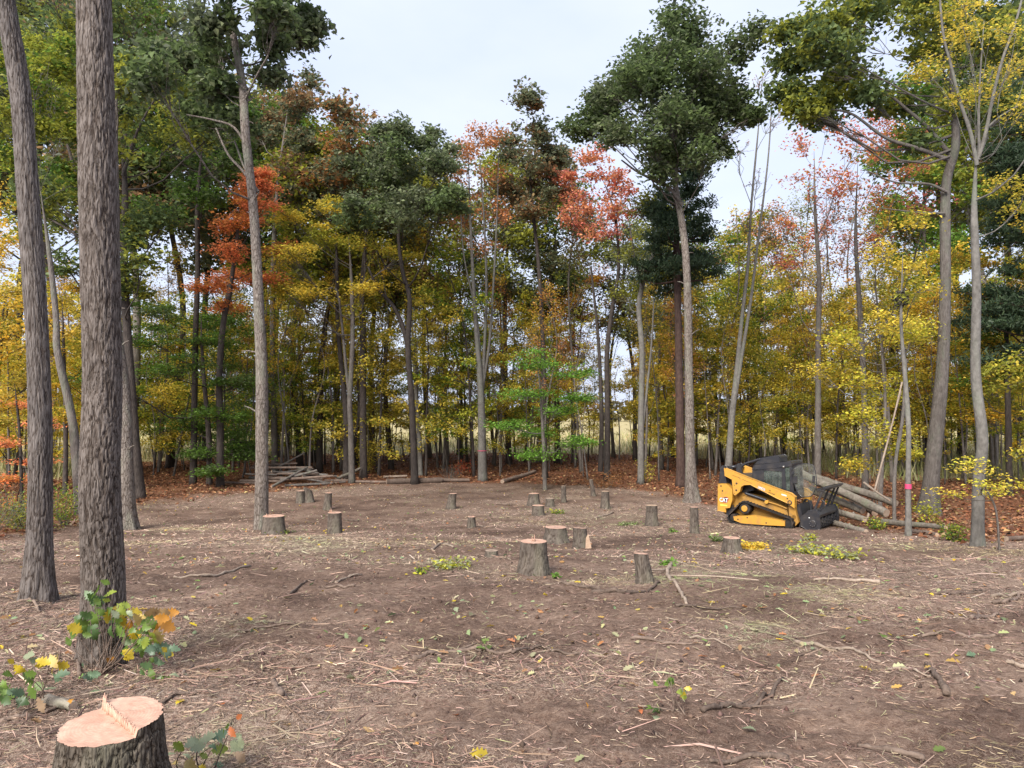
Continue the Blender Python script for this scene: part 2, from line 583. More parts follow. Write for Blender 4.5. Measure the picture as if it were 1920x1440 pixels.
M['poly'] = glass_mat('polycarbonate_dusty', (0.86, 0.88, 0.86), 0.13, 0.06, (0.36, 0.36, 0.33))
M['cabglass'] = glass_mat('cab_glass', (0.40, 0.50, 0.45), 0.34, 0.05, (0.22, 0.26, 0.23))  # grey-green diffuse layer paints in the window reflection


# ================================================================== GROUND
_tb = [((px - 960) / FPX, gy(py)) for px, py in ((-300, 1045), (-100, 1022), (0, 1010), (120, 985), (250, 952), (450, 925), (700, 908), (1000, 905), (1180, 915), (1330, 940), (1560, 982), (1700, 1003), (1820, 1012), (1920, 1012), (2200, 1035))]
_tbx = np.array([a for a, _ in _tb]); _tby = np.array([b for _, b in _tb])
_fb = [((px - 960) / FPX, gy(py)) for px, py in ((-300, 905), (150, 895), (300, 865), (700, 852), (1200, 852), (1400, 870), (1600, 893), (1920, 905), (2300, 915))]
_fbx = np.array([a for a, _ in _fb]); _fby = np.array([b for _, b in _fb])


def litter_mask(x, y):
    t = x / np.maximum(y, 1.0)
    yb = np.interp(t, _tbx, _tby)
    n = fbm(x * 0.5, y * 0.5, 3, 77) - 0.5
    return sstep(-1.2, 1.6, (y - yb) + 5.0 * n) * (y > 4)


def field_mask(x, y):
    t = x / np.maximum(y, 1.0)
    yb = np.interp(t, _fbx, _fby)
    return sstep(-2.0, 3.0, y - yb + 6 * (fbm(x * 0.3, y * 0.3, 2, 91) - 0.5)) * (y > 20)


def mulch_mask(x, y):
    """how much shredded wood lies on the soil"""
    return sstep(0.40, 0.58, 0.6 * fbm(x * 0.45, y * 0.7, 4, 41) + 0.4 * fbm(x * 0.16 + 3, y * 0.2, 2, 43))


def build_ground():
    ys = np.concatenate((np.linspace(-8, 2.2, 26), 2.2 * (75 / 2.2) ** np.linspace(0, 1, 340)[1:], 75 * (4000 / 75.0) ** np.linspace(0, 1, 40)[1:]))
    nx = 340
    s = np.linspace(-1, 1, nx)
    half = np.where(ys < 75, 2.6 + 0.92 * np.maximum(ys, 0) + 5 * sstep(2, -1, ys), 2.6 + 0.92 * np.maximum(ys, 0) * 1.5)
    X = s[None, :] * half[:, None]
    Y = np.repeat(ys[:, None], nx, 1)
    Z = gz(X, Y)
    V = np.stack((X, Y, Z), -1).reshape(-1, 3)
    n = len(ys)
    i = np.arange(n - 1)[:, None] * nx; j = np.arange(nx - 1)[None, :]
    Q = np.stack((i + j, i + j + 1, i + nx + j + 1, i + nx + j), -1).reshape(-1, 4)
    me = make_mesh('ground', V, Q)
    vert_attr(me, 'litter', litter_mask(V[:, 0], V[:, 1]))
    vert_attr(me, 'field', field_mask(V[:, 0], V[:, 1]))
    vert_attr(me, 'mulch', mulch_mask(V[:, 0], V[:, 1]))
    m, nt, b = nmat('forest_soil')
    v = objvec(nt, (1, 1, 1))
    n1 = noise_n(nt, v, 0.9, 6, 0.6)
    n2 = noise_n(nt, v, 14.0, 6, 0.7)
    n3 = noise_n(nt, v, 70.0, 4, 0.7)
    soil = ramp(nt, [(0.38, (0.056, 0.033, 0.024)), (0.50, (0.125, 0.080, 0.059)), (0.63, (0.240, 0.168, 0.126))])
    nt.links.new(math_n(nt, 'ADD', math_n(nt, 'MULTIPLY', n1, 0.5), math_n(nt, 'MULTIPLY', n2, 0.5)), soil.inputs['Fac'])
    c = mixc(nt, 0.6, soil.outputs['Color'], mixc(nt, n3, (0.45, 0.42, 0.4), (1.6, 1.55, 1.5)), 'MULTIPLY')
    # thin pale fibres pressed into the soil
    am = nt.nodes.new('ShaderNodeAttribute'); am.attribute_name = 'mulch'
    fib = None
    for sx, sy, rz in ((34, 190, 0.3), (34, 190, -0.5), (26, 150, 1.1), (30, 160, -1.2)):
        tc = nt.nodes.new('ShaderNodeTexCoord'); mp = nt.nodes.new('ShaderNodeMapping')
        mp.inputs['Scale'].default_value = (sx, sy, 1); mp.inputs['Rotation'].default_value = (0, 0, rz)
        mr = nt.nodes.new('ShaderNodeVectorRotate'); mr.inputs['Angle'].default_value = rz
        nt.links.new(tc.outputs['Object'], mr.inputs['Vector']); mp.inputs['Rotation'].default_value = (0, 0, 0)
        nt.links.new(mr.outputs[0], mp.inputs['Vector'])
        q = noise_n(nt, mp.outputs['Vector'], 1.0, 2, 0.5)
        fib = q if fib is None else math_n(nt, 'MAXIMUM', fib, q)
    fr_ = ramp(nt, [(0.55, (0, 0, 0)), (0.70, (1, 1, 1))]); nt.links.new(fib, fr_.inputs['Fac'])
    straw_c = mixc(nt, n2, (0.25, 0.175, 0.132), (0.52, 0.41, 0.32))
    c = mixc(nt, math_n(nt, 'MULTIPLY', fr_.outputs['Color'], math_n(nt, 'ADD', math_n(nt, 'MULTIPLY', am.outputs['Fac'], 0.75), 0.25)), c, straw_c)
    lit = ramp(nt, [(0.35, (0.07, 0.034, 0.021)), (0.5, (0.16, 0.072, 0.038)), (0.65, (0.25, 0.125, 0.065))])
    nt.links.new(math_n(nt, 'ADD', math_n(nt, 'MULTIPLY', n2, 0.6), math_n(nt, 'MULTIPLY', n3, 0.4)), lit.inputs['Fac'])
    al = nt.nodes.new('ShaderNodeAttribute'); al.attribute_name = 'litter'
    af = nt.nodes.new('ShaderNodeAttribute'); af.attribute_name = 'field'
    c = mixc(nt, al.outputs['Fac'], c, lit.outputs['Color'])
    fl = ramp(nt, [(0.35, (0.26, 0.21, 0.09)), (0.6, (0.42, 0.35, 0.19))]); nt.links.new(n1, fl.inputs['Fac'])
    c = mixc(nt, af.outputs['Fac'], c, fl.outputs['Color'])
    nt.links.new(c, b.inputs['Base Color'])
    b.inputs['Roughness'].default_value = 0.95
    b.inputs['Specular IOR Level'].default_value = 0.1
    bump_n(nt, math_n(nt, 'ADD', n2, math_n(nt, 'MULTIPLY', n3, 0.6)), 0.8, 0.03, b)
    o = mobj('ground', me, m)
    tag(o, kind='structure')
    return o


build_ground()


def scatter_xy(n, y0, y1, power, tmax=0.82, rng=RNG):
    """random points over the ground in front, density falling with depth"""
    u = rng.random(n)
    k = 2 - power
    if abs(k) < 1e-6:
        y = y0 * (y1 / y0) ** u
    else:
        y = (y0 ** k + u * (y1 ** k - y0 ** k)) ** (1 / k)
    x = (rng.random(n) * 2 - 1) * (tmax * y + 0.4)
    return x, y


def strips(x, y, z, ang, L, W, pitch, lift, rng, tent=True):
    """flat or roof-shaped slivers lying on the ground; returns V, Q"""
    n = len(x)
    d = np.stack((np.cos(ang) * np.cos(pitch), np.sin(ang) * np.cos(pitch), np.sin(pitch)), 1)
    s = np.stack((-np.sin(ang), np.cos(ang), rng.normal(0, 0.25, n)), 1)
    c = np.stack((x, y, z + lift), 1)
    hl = (L / 2)[:, None]; hw = (W / 2)[:, None]
    bend = s * (rng.normal(0, 0.10, n) * L)[:, None]
    taper = (0.35 + 0.6 * rng.random(n))[:, None]
    if tent:
        up = np.zeros((n, 3)); up[:, 2] = W * 0.55
        V = np.stack((c - d * hl - s * hw, c - d * hl + up * .6, c - d * hl + s * hw,
                      c + bend - s * hw, c + bend + up, c + bend + s * hw,
                      c + d * hl - s * hw * taper, c + d * hl + up * .5, c + d * hl + s * hw * taper), 1)
        b = np.arange(n)[:, None] * 9
        q = np.array([(0, 1, 4, 3), (1, 2, 5, 4), (3, 4, 7, 6), (4, 5, 8, 7)])
        Q = (b[:, :, None] + q[None]).reshape(-1, 4)
        return V.reshape(-1, 3), Q, 4
    V = np.stack((c - d * hl - s * hw, c - d * hl + s * hw, c + d * hl + s * hw * taper, c + d * hl - s * hw * taper), 1)
    return V.reshape(-1, 3), np.arange(n * 4).reshape(-1, 4), 1


def palette(n, cols, wts, rng, var=0.25):
    cols = np.array(cols, float); w = np.array(wts, float); w /= w.sum()
    c = cols[rng.choice(len(cols), n, p=w)]
    return np.clip(c * (1 + rng.normal(0, var, (n, 1))) * (1 + rng.normal(0, 0.05, (n, 3))), 0.01, 0.9)


GREEN = [(560, 1015, 1.1), (620, 1030, 1.0), (1340, 1085, 0.9), (1400, 1095, 0.9), (1150, 975, 1.3), (1060, 960, 1.0), (1450, 1020, 1.2), (480, 1175, 0.45), (850, 1060, 0.8), (1440, 1190, 0.4), (420, 1385, 0.3), (1260, 1060, .4)]


def build_debris():
    rng = np.random.default_rng(11)
    mb = MB(); cols = []
    straw = [(0.40, 0.295, 0.215), (0.30, 0.205, 0.15), (0.215, 0.138, 0.102), (0.115, 0.070, 0.052), (0.50, 0.395, 0.30), (0.30, 0.28, 0.15)]
    wts = [2.0, 4.2, 5.4, 5.2, 0.25, 0.6]
    for n, y0, y1, pw, tent, l0, l1, w0, w1 in ((82000, 2.4, 9, 1.0, True, 0.016, 0.10, 0.002, 0.0052),
                                               (3400, 2.4, 15, 1.0, True, 0.12, 0.60, 0.007, 0.014),
                                               (165000, 5, 24, 0.9, False, 0.03, 0.16, 0.004, 0.011),
                                               (95000, 12, 36, 0.6, False, 0.06, 0.26, 0.010, 0.022)):
        x, y = scatter_xy(n, y0, y1, pw, rng=rng)
        dens = mulch_mask(x, y)
        keep = (rng.random(n) < dens * 0.88 + 0.12) & (rng.random(n) > litter_mask(x, y) * 0.75)
        x, y = x[keep], y[keep]; n = len(x)
        ang = rng.random(n) * 2 * PI
        L = l0 + (l1 - l0) * rng.random(n) ** 2.2; W = w0 + (w1 - w0) * rng.random(n) ** 1.5
        V, Q, k = strips(x, y, gz(x, y), ang, L, W, rng.normal(0, 0.16, n), 0.004 + 0.010 * rng.random(n), rng, tent)
        mb.add(V, Q)
        c = palette(n, straw, wts, rng) if l1 < 0.5 else palette(n, straw, [0.4, 2, 4, 5, 0.05, 0.2], rng)
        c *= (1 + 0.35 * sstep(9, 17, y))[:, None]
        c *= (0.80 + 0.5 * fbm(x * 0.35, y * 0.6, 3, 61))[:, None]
        gsp = np.zeros(len(x))
        for gx, gy_, gw in GREEN:
            q_ = gp(gx, gy_); gsp += np.exp(-((x - q_[0]) ** 2 + ((y - q_[1]) * 0.8) ** 2) / gw ** 2)
        gsp = np.clip(gsp * (0.4 + fbm(x * 2, y * 2, 2, 66)), 0, 1)[:, None]
        c = c * (1 - 0.6 * gsp) + 0.6 * gsp * np.array((0.27, 0.28, 0.155)) * (0.6 + 0.7 * rng.random((len(x), 1)))
        gr = sstep(0.58, 0.72, fbm(x * 0.33 + 40, y * 0.5, 3, 71))[:, None] * 0.45
        c = c * (1 - gr) + c * np.array((0.92, 1.18, 0.72)) * gr
        cols.append(np.repeat(c, k, 0))
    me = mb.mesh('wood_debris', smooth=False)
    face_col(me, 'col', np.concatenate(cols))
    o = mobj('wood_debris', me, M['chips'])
    tag(o, 'shredded brown wood chips and straw-coloured fibres covering the cleared ground', 'debris', kind='stuff')


build_debris()


def flakes(x, y, z, L, rng, tilt=0.35, lobed=False):
    n = len(x)
    a = rng.random(n) * 2 * PI
    nrm = np.stack((rng.normal(0, tilt, n), rng.normal(0, tilt, n), np.ones(n)), 1)
    nrm /= np.linalg.norm(nrm, axis=1, keepdims=True)
    t = np.stack((np.cos(a), np.sin(a), np.zeros(n)), 1); t -= (t * nrm).sum(1)[:, None] * nrm
    b = np.cross(nrm, t)
    c = np.stack((x, y, z), 1); L = L[:, None]; W = L * (0.5 + 0.35 * rng.random((n, 1)))
    up = nrm * L * rng.normal(0.12, 0.12, (n, 1))
    if not lobed:
        V = np.stack((c - t * L / 2, c + b * W / 2 + up, c + t * L / 2, c - b * W / 2 + up), 1)
        return V.reshape(-1, 3), np.arange(n * 4).reshape(-1, 4), 1
    prof = [(-.5, .04), (-.3, .34), (-.16, .2), (.02, .46), (.16, .24), (.3, .3), (.5, .02)]
    P = []
    for tt, ww in prof:
        e = up * (abs(ww) * 2)
        P += [c + t * L * tt + b * W * ww + e, c + t * L * tt, c + t * L * tt - b * W * ww + e]
    V = np.stack(P, 1)
    q = []
    for k in range(len(prof) - 1):
        o = 3 * k
        q += [(o, o + 1, o + 4, o + 3), (o + 1, o + 2, o + 5, o + 4)]
    q = np.array(q)
    Q = (np.arange(n)[:, None, None] * (3 * len(prof)) + q[None]).reshape(-1, 4)
    return V.reshape(-1, 3), Q, len(q)


def build_litter():
    rng = np.random.default_rng(12)
    # red-brown leaf litter under the trees
    n = 90000
    x, y = scatter_xy(n, 13, 66, 0.45, 0.95, rng)
    k = rng.random(n) < litter_mask(x, y) * (1 - 0.8 * field_mask(x, y))
    x, y = x[k], y[k]; n = len(x)
    V, Q, _ = flakes(x, y, gz(x, y) + 0.02 + 0.03 * rng.random(n), 0.11 + 0.10 * rng.random(n), rng, 0.45)
    me = make_mesh('leaf_litter', V, Q, smooth=False)
    face_col(me, 'col', palette(n, [(0.26, 0.11, 0.052), (0.17, 0.068, 0.034), (0.34, 0.175, 0.09), (0.10, 0.048, 0.030), (0.38, 0.25, 0.12)], [4, 4, 3, 2, 1], rng))
    tag(mobj('leaf_litter', me, M['litter']), 'red-brown fallen leaves covering the ground under the trees', 'leaves', kind='stuff')
    # leaves strewn over the clearing
    mb = MB(); cols = []
    for n, y0, y1, s0, s1, lob in ((420, 2.6, 8, 0.04, 0.10, True), (900, 6, 15, 0.05, 0.10, True), (4200, 12, 34, 0.05, 0.11, False)):
        x, y = scatter_xy(n, y0, y1, 1.0 if lob else 0.5, rng=rng)
        k = rng.random(n) < sstep(0.30, 0.62, fbm(x * 0.5 + 9, y * 0.5, 3, 81)) * 0.9 + 0.1
        x, y = x[k], y[k]; n = len(x)
        V, Q, kk = flakes(x, y, gz(x, y) + 0.012 + 0.01 * rng.random(n), s0 + (s1 - s0) * rng.random(n), rng, 0.3, lob)
        mb.add(V, Q)
        c = palette(n, [(0.18, 0.22, 0.11), (0.13, 0.18, 0.05), (0.40, 0.28, 0.07), (0.26, 0.145, 0.08), (0.36, 0.17, 0.07), (0.34, 0.31, 0.17), (0.45, 0.32, 0.03)], [3, 1.5, 1.4, 3, 1.6, 3, 0.7], rng)
        cols.append(np.repeat(c, kk, 0))
    me = mb.mesh('strewn_leaves', smooth=False)
    face_col(me, 'col', np.concatenate(cols))
    tag(mobj('strewn_leaves', me, M['litter']), 'pale green, tan and yellow leaves strewn over the cleared ground', 'leaves', kind='stuff')
    # tall meadow grass seen between the trunks
    n = 42000
    y = 30 + 75 * rng.random(n) ** 1.3
    x = (rng.random(n) * 2 - 1) * (0.95 * y + 2)
    k = rng.random(n) < field_mask(x, y)
    x, y = x[k], y[k]; n = len(x)
    h = 0.5 + 0.8 * rng.random(n); a = rng.random(n) * PI; w = 0.02 + 0.035 * rng.random(n)
    z = gz(x, y) - 0.03
    lx = rng.normal(0, 0.25, n) * h; ly = rng.normal(0, 0.25, n) * h
    V = np.stack((np.stack((x - np.cos(a) * w, y - np.sin(a) * w, z), 1), np.stack((x + np.cos(a) * w, y + np.sin(a) * w, z), 1), np.stack((x + lx, y + ly, z + h), 1)), 1).reshape(-1, 3)
    me = make_mesh('meadow_grass', V, None, np.arange(n * 3).reshape(-1, 3), smooth=False)
    c = palette(n, [(0.50, 0.42, 0.22), (0.38, 0.33, 0.14), (0.22, 0.26, 0.09), (0.60, 0.52, 0.33)], [4, 3, 2, 2], rng)
    g = sstep(62, 40, y)[:, None]
    face_col(me, 'col', c * (1 - 0.6 * g) + 0.6 * g * np.array((0.20, 0.23, 0.08)))
    tag(mobj('meadow_grass', me, M['grass']), 'tall tan meadow grass in the open field beyond the trees', 'grass', kind='stuff')


build_litter()


def build_clods():
    rng = np.random.default_rng(14)
    n = 5200
    x, y = scatter_xy(n, 2.5, 14, 1.0, rng=rng)
    k = rng.random(n) < 1.05 - mulch_mask(x, y)
    x, y = x[k], y[k]; n = len(x)
    r = 0.005 + 0.020 * rng.random(n) ** 3.5
    o = np.array([(1, 0, 0), (0, 1, 0), (-1, 0, 0), (0, -1, 0), (0, 0, 1), (0, 0, -1)], float)
    V = np.stack((x, y, gz(x, y) + r * 0.2), 1)[:, None] + o[None] * r[:, None, None] * (0.6 + 0.7 * rng.random((n, 6, 1)))
    q = np.array([(0, 1, 4), (1, 2, 4), (2, 3, 4), (3, 0, 4), (1, 0, 5), (2, 1, 5), (3, 2, 5), (0, 3, 5)])
    me = make_mesh('soil_clods', V.reshape(-1, 3), None, (np.arange(n)[:, None, None] * 6 + q[None]).reshape(-1, 3), smooth=True)
    face_col(me, 'col', np.repeat(palette(n, [(0.10, 0.062, 0.047), (0.14, 0.09, 0.068), (0.07, 0.042, 0.032)], [3, 2, 2], rng), 8, 0))
    tag(mobj('soil_clods', me, M['chips']), 'small clods of brown soil on the bare patches', 'soil', kind='stuff')


build_clods()


# ================================================================== TREES
def leaf_quads(C, size, up, aspect, rng):
    n = len(C)
    nrm = rng.normal(0, 1, (n, 3)); nrm /= np.linalg.norm(nrm, axis=1, keepdims=True)
    nrm[:, 2] = np.abs(nrm[:, 2]); nrm[:, 2] += up
    nrm /= np.linalg.norm(nrm, axis=1, keepdims=True)
    a = rng.normal(0, 1, (n, 3)); t = a - (a * nrm).sum(1)[:, None] * nrm
    t /= np.linalg.norm(t, axis=1, keepdims=True) + 1e-9
    b = np.cross(nrm, t)
    L = (size * (0.65 + 0.7 * rng.random(n)))[:, None]; W = L * aspect
    fold = nrm * W * 0.22
    m = (0.10 * rng.normal(0, 1, (n, 1))) * L
    V = np.stack((C - t * L / 2, C + b * W / 2 + fold + t * m, C + t * L / 2, C - b * W / 2 + fold + t * m), 1)
    return V.reshape(-1, 3), np.arange(n * 4).reshape(-1, 4)


def crown_mesh(name, C, mixv, size, up, aspect, rng):
    V, Q = leaf_quads(C, size, up, aspect, rng)
    me = make_mesh(name, V, Q, smooth=False)
    face_attr(me, 'mixv', mixv)
    face_attr(me, 'rnd', rng.random(len(C)))
    return me


def clump_points(c, r, n, rng, per=14, sig=0.16, flat=0.6):
    """leaf centres of one clump: twig ends towards the shell, leaves round each"""
    nt = max(3, int(n / per))
    d = rng.normal(0, 1, (nt, 3)); d /= np.linalg.norm(d, axis=1, keepdims=True)
    d[:, 2] = np.where(d[:, 2] < -0.25, d[:, 2] * 0.55, d[:, 2])
    rad = rng.random(nt) ** 0.5
    wob = 0.6 + 0.75 * rng.random(nt)
    tw = c + d * (rad * wob)[:, None] * r
    pt = np.repeat(tw, per, 0) + rng.normal(0, 1, (nt * per, 3)) * np.array((sig, sig, sig * flat))
    return tw, pt


def limb(mb, p0, p1, r0, r1, rng, sides=4, sag=0.12, nseg=6):
    d = p1 - p0; L = np.linalg.norm(d)
    m1 = p0 + d * 0.35 + np.array((0, 0, -sag * L)) + rng.normal(0, 0.05 * L, 3)
    m2 = p0 + d * 0.7 + np.array((0, 0, -sag * 0.6 * L)) + rng.normal(0, 0.05 * L, 3)
    P = smooth_path([p0, m1, m2, p1], nseg)
    mb.add(*tube(P, np.linspace(r0, r1, nseg), sides, cap=False))
    return P


def grow(mbw, path, rad, clumps, rng, leaf_n, size, up=0.6, aspect=0.62, sig=0.16, flat=0.6, per=14, twig_r=0.007, rise=0.55, tw_every=2, mix_scale=0.5):
    """limbs from the trunk to each clump, twigs inside it, and leaf centres. path/rad: trunk polyline"""
    pts, mv = [], []
    tz = path[:, 2]
    for ci, (c, r, k, par) in enumerate(clumps):
        hd = np.linalg.norm(np.interp(c[2], tz, path[:, 0]) - c[0]) + abs(np.interp(c[2], tz, path[:, 1]) - c[1])
        za = np.clip(c[2] - rise * hd - 0.2 * r[2], tz[0] + 0.28 * (tz[-1] - tz[0]), tz[-1] - 0.02)
        p0 = np.array((np.interp(za, tz, path[:, 0]), np.interp(za, tz, path[:, 1]), za))
        ra = np.interp(za, tz, rad)
        rb = min(ra * 0.42, 0.008 + 0.0065 * (hd + r[0]))
        if par is not None:
            p0 = par; rb = min(rb, 0.5 * rb + 0.006)
        P = limb(mbw, p0, c, rb, 0.35 * rb + 0.004, rng)
        tw, pt = clump_points(c, r * 1.12, int(leaf_n * k * 1.05), rng, per, sig * 1.05, flat)
        for t in tw[::tw_every + 1]:
            j = rng.integers(3, len(P))
            limb(mbw, P[j], t, max(twig_r, rb * 0.28), twig_r * 0.45, rng, 3, 0.05, 4)
        pts.append(pt)
        base = rng.random()
        mv.append(np.clip(0.45 * base + 0.45 * fbm(pt[:, 0] * mix_scale + 7 * ci, pt[:, 2] * mix_scale + pt[:, 1] * 0.3, 2, 5) + rng.normal(0, 0.16, len(pt)) + 0.03, 0, 1))
    return np.concatenate(pts), np.concatenate(mv)


def bark_relief(P, R, sides, cw, ch, depth, seed, flare=None, nlobe=5):
    """ring x side radial offsets with furrows and knots, and ridge value"""
    n = len(P)
    s = np.concatenate(([0], np.cumsum(np.linalg.norm(np.diff(P, axis=0), axis=1))))
    th = np.arange(sides) / sides
    rm = float(np.mean(R))
    nu = max(10, int(round(2 * PI * rm / cw)))
    U, S = np.meshgrid(th * nu, s)
    def pn(u, v, sd):
        i = np.floor(u).astype(np.int64); j = np.floor(v).astype(np.int64)
        fu = u - i; fv = v - j
        fu = fu * fu * (3 - 2 * fu); fv = fv * fv * (3 - 2 * fv)
        h = lambda p, q: hash2(p % nu, q, sd)
        return (h(i, j) * (1 - fu) + h(i + 1, j) * fu) * (1 - fv) + (h(i, j + 1) * (1 - fu) + h(i + 1, j + 1) * fu) * fv
    wv = 0.5 * (vnoise(np.cos(U / nu * 2 * PI) * 3 + 9, S / ch * 1.3, seed + 1) - 0.5) + 0.25 * (pn(U, S / ch * 3.1, seed + 3) - 0.5)
    r1 = np.abs(pn(U + wv, S / ch, seed) - 0.5)
    r2 = np.abs(pn(U + wv + 0.37, S / ch * 0.8 + 5, seed + 7) - 0.5)
    cross = sstep(0.0, 0.10, np.abs(pn(U * 1.0, S / ch * 5.0, seed + 11) - 0.5) + 0.35 * pn(U, S / ch * 2, seed + 13) - 0.06)
    ridge = sstep(0.0, 0.11, r1) * (0.35 + 0.65 * sstep(0.0, 0.09, r2)) * (0.40 + 0.60 * cross)
    fine = vnoise(U * 4.1, S * 60, seed + 9)
    off = depth * (ridge - 1) + depth * 0.35 * (fine - 0.5) * ridge
    ang = np.repeat((th * 2 * PI)[None], n, 0)
    off += rm * 0.05 * (vnoise(np.cos(ang) * 1.2 + 5, S * 1.1 + np.sin(ang) * 1.2, seed + 4) - 0.5) * 2
    if flare:
        fh, fa = flare
        lob = 0.5 + 0.5 * np.sin(ang * nlobe + seed + 2.2 * np.sin(ang + seed))
        off += R[:, None] * fa * np.exp(-S / fh) * (0.35 + 0.9 * lob)
    return off, ridge


def trunk_mesh(name, P, R, sides, cw, ch, depth, seed, flare, nlobe=5, limbs=None):
    off, ridge = bark_relief(P, R, sides, cw, ch, depth, seed, flare, nlobe)
    V, Q, T = tube(P, R, sides, True, off)
    mb = MB(); mb.add(V, Q, T)
    rv = np.concatenate((ridge.ravel(), (1, 1)))
    if limbs is not None and limbs.n:
        V2 = np.concatenate(limbs.V)
        mb.add(V2, np.concatenate(limbs.Q) if limbs.Q else None)
        rv = np.concatenate((rv, np.ones(len(V2))))
    me = mb.mesh(name)
    vert_attr(me, 'ridge', rv)
    return me


C_ = dict(
    oakgreen=(0.115, 0.165, 0.062), green=(0.115, 0.215, 0.036), brightgreen=(0.21, 0.42, 0.065), greygreen=(0.16, 0.19, 0.11),
    olive=(0.29, 0.31, 0.045), yellowgreen=(0.47, 0.48, 0.055), yellow=(0.70, 0.56, 0.085), gold=(0.70, 0.47, 0.060),
    paleyellow=(0.70, 0.57, 0.13), orange=(0.64, 0.30, 0.08), redorange=(0.70, 0.26, 0.12), peach=(0.60, 0.29, 0.14), pink=(0.62, 0.21, 0.16),
    rust=(0.42, 0.20, 0.075), brown=(0.28, 0.17, 0.085), red=(0.48, 0.06, 0.035), darkolive=(0.16, 0.155, 0.065), bronze=(0.20, 0.15, 0.065), pine=(0.055, 0.095, 0.050))

TREES = []          # (root object, px) for things that need a label from their place


def hero(name, label, pts, w, bark, clumps, c1='oakgreen', c2='olive', leaf_n=900, size=0.15, sides=14, rings=40, depth=None, relief=None, flare=(0.25, 0.35),
         up=0.5, sig=0.17, flat=0.6, vflat=0.8, extra=(), seed=1, limbs=(), per=9, rise=0.55, twig_r=0.008, group=None, tw_every=2, dspread=1.0, tape=None):
    """pts: pixel path of the stem from its base up, at one depth; clumps: (px, py, radius px[, share])"""
    rng = np.random.default_rng(seed)
    Y = gy(pts[0][1]) if depth is None else depth
    W3 = np.array([at(px, py, Y) for px, py in pts])
    W3[0, 2] = float(gz(W3[0, 0], W3[0, 1]))
    base = W3[0].copy()
    W3[1:, 1] += rng.normal(0, 0.012 * np.linalg.norm(W3[1:] - base, axis=1))
    loc = W3 - base
    loc[0, 2] -= 0.12
    P = smooth_path(loc, rings)
    wi = np.interp(np.linspace(0, 1, rings), np.linspace(0, 1, len(w)), w)
    R = wi * 0.5 * mpp(Y)
    R = R * np.clip((1.03 - np.linspace(0, 1, rings)) / 0.22, 0.12, 1.0) ** 0.7
    cl = []
    for q in clumps:
        px, py, rp = q[:3]; k = q[3] if len(q) > 3 else 1.0
        r = rp * mpp(Y) * 1.0
        c = at(px, py, Y) - base
        c[1] += rng.normal(0, 0.9 * r + 0.4) * dspread
        cl.append((c, np.array((r, r, r * vflat)), k * 0.62, None))
        for _q in range(2):
            dv = rng.normal(0, 1, 3); dv /= np.linalg.norm(dv); dv[2] = dv[2] * vflat + 0.15
            rs = r * rng.uniform(0.32, 0.55)
            cl.append((c + dv * r * rng.uniform(0.8, 1.15), np.array((rs, rs, rs * vflat)), k * 0.2, c))
    mbw = MB()
    for lp, w0, w1 in limbs:
        A = np.array([at(a, b, Y + (dd[0] if dd else 0)) - base for a, b, *dd in lp])
        n = 4 * len(A)
        mbw.add(*tube(smooth_path(A, n), np.linspace(w0, w1, n) * 0.37 * mpp(Y), 6, cap=False))
    if bark == 'bark_pale':
        for _q in range(9):
            j = int(rng.integers(rings // 6, rings * 3 // 4)); a_ = rng.random() * 2 * PI
            dv = np.array((math.cos(a_), math.sin(a_) * .6, rng.uniform(.1, .7)))
            L_ = rng.uniform(.12, .5)
            mbw.add(*tube(np.array((P[j], P[j] + dv * (R[j] + L_ * .5), P[j] + dv * (R[j] + L_) + (0, 0, -.05))), np.array((.035, .022, .010)), 6, cap=False))
    root = empty(name, base, label, 'tree', group)
    Pz = P.copy()
    if cl:
        order = np.argsort(Pz[:, 2])
        C, mv = grow(mbw, Pz[order], R[order], cl, rng, leaf_n, size, up, 0.62, sig, flat, per, twig_r, rise, tw_every)
    rl = relief or (0.05, 0.25, 0.006)
    me = trunk_mesh('trunk', P, R, sides, rl[0], rl[1], rl[2], seed, flare, 5, mbw)
    mobj('trunk', me, M[bark], root)
    if cl and leaf_n:
        mobj('crown', crown_mesh('crown', C, mv, size * 1.22, up, 0.62, rng), M['leaf'], root, color=C_[c1], alt=C_[c2])
    return root, P, R


# ---- the two near trunks
hero('oak_tree', 'thick furrowed brown trunk with leafy sprouts at its foot, behind the big cut stump', [(190, 1238), (192, 1100), (192, 900), (190, 700), (188, 350), (180, 0), (172, -300), (168, -900)], [80, 71, 69, 68, 64, 60, 53, 38], 'bark_big',
     [(60, -1300, 260), (300, -1250, 260), (170, -1550, 300), (-60, -1500, 240), (420, -1450, 240)], 'oakgreen', 'olive', 700, 0.15, sides=150, rings=430, relief=(0.0165, 0.11, 0.014), flare=(0.16, 0.30), seed=3, twig_r=0.006)
hero('ash_tree', 'grey ridged trunk leaning to the left, beside the thick brown trunk', [(70, 1122), (75, 1000), (78, 880), (72, 650), (50, 360), (28, 160), (8, 0), (-28, -260), (-60, -700)], [54, 43, 40, 38, 38, 36, 33, 28, 20], 'bark_grey',
     [(-160, -1000, 200), (20, -1050, 220), (-60, -1200, 200), (130, -1000, 160)], 'green', 'olive', 700, 0.13, sides=100, rings=300, relief=(0.020, 0.18, 0.014), flare=(0.28, 0.45), seed=5, twig_r=0.006)
hero('maple_tree', 'smooth pale trunk half hidden behind the thick furrowed trunk', [(241, 992), (236, 880), (230, 740), (222, 600), (216, 400), (212, 150)], [30, 25, 23, 21, 18, 12], 'bark_pale',
     [(230, 90, 60), (170, 160, 50), (260, 180, 45)], 'oakgreen', 'olive', 700, 0.14, sides=32, rings=90, relief=(0.06, 0.2, 0.006), flare=(0.35, 0.55), seed=6)
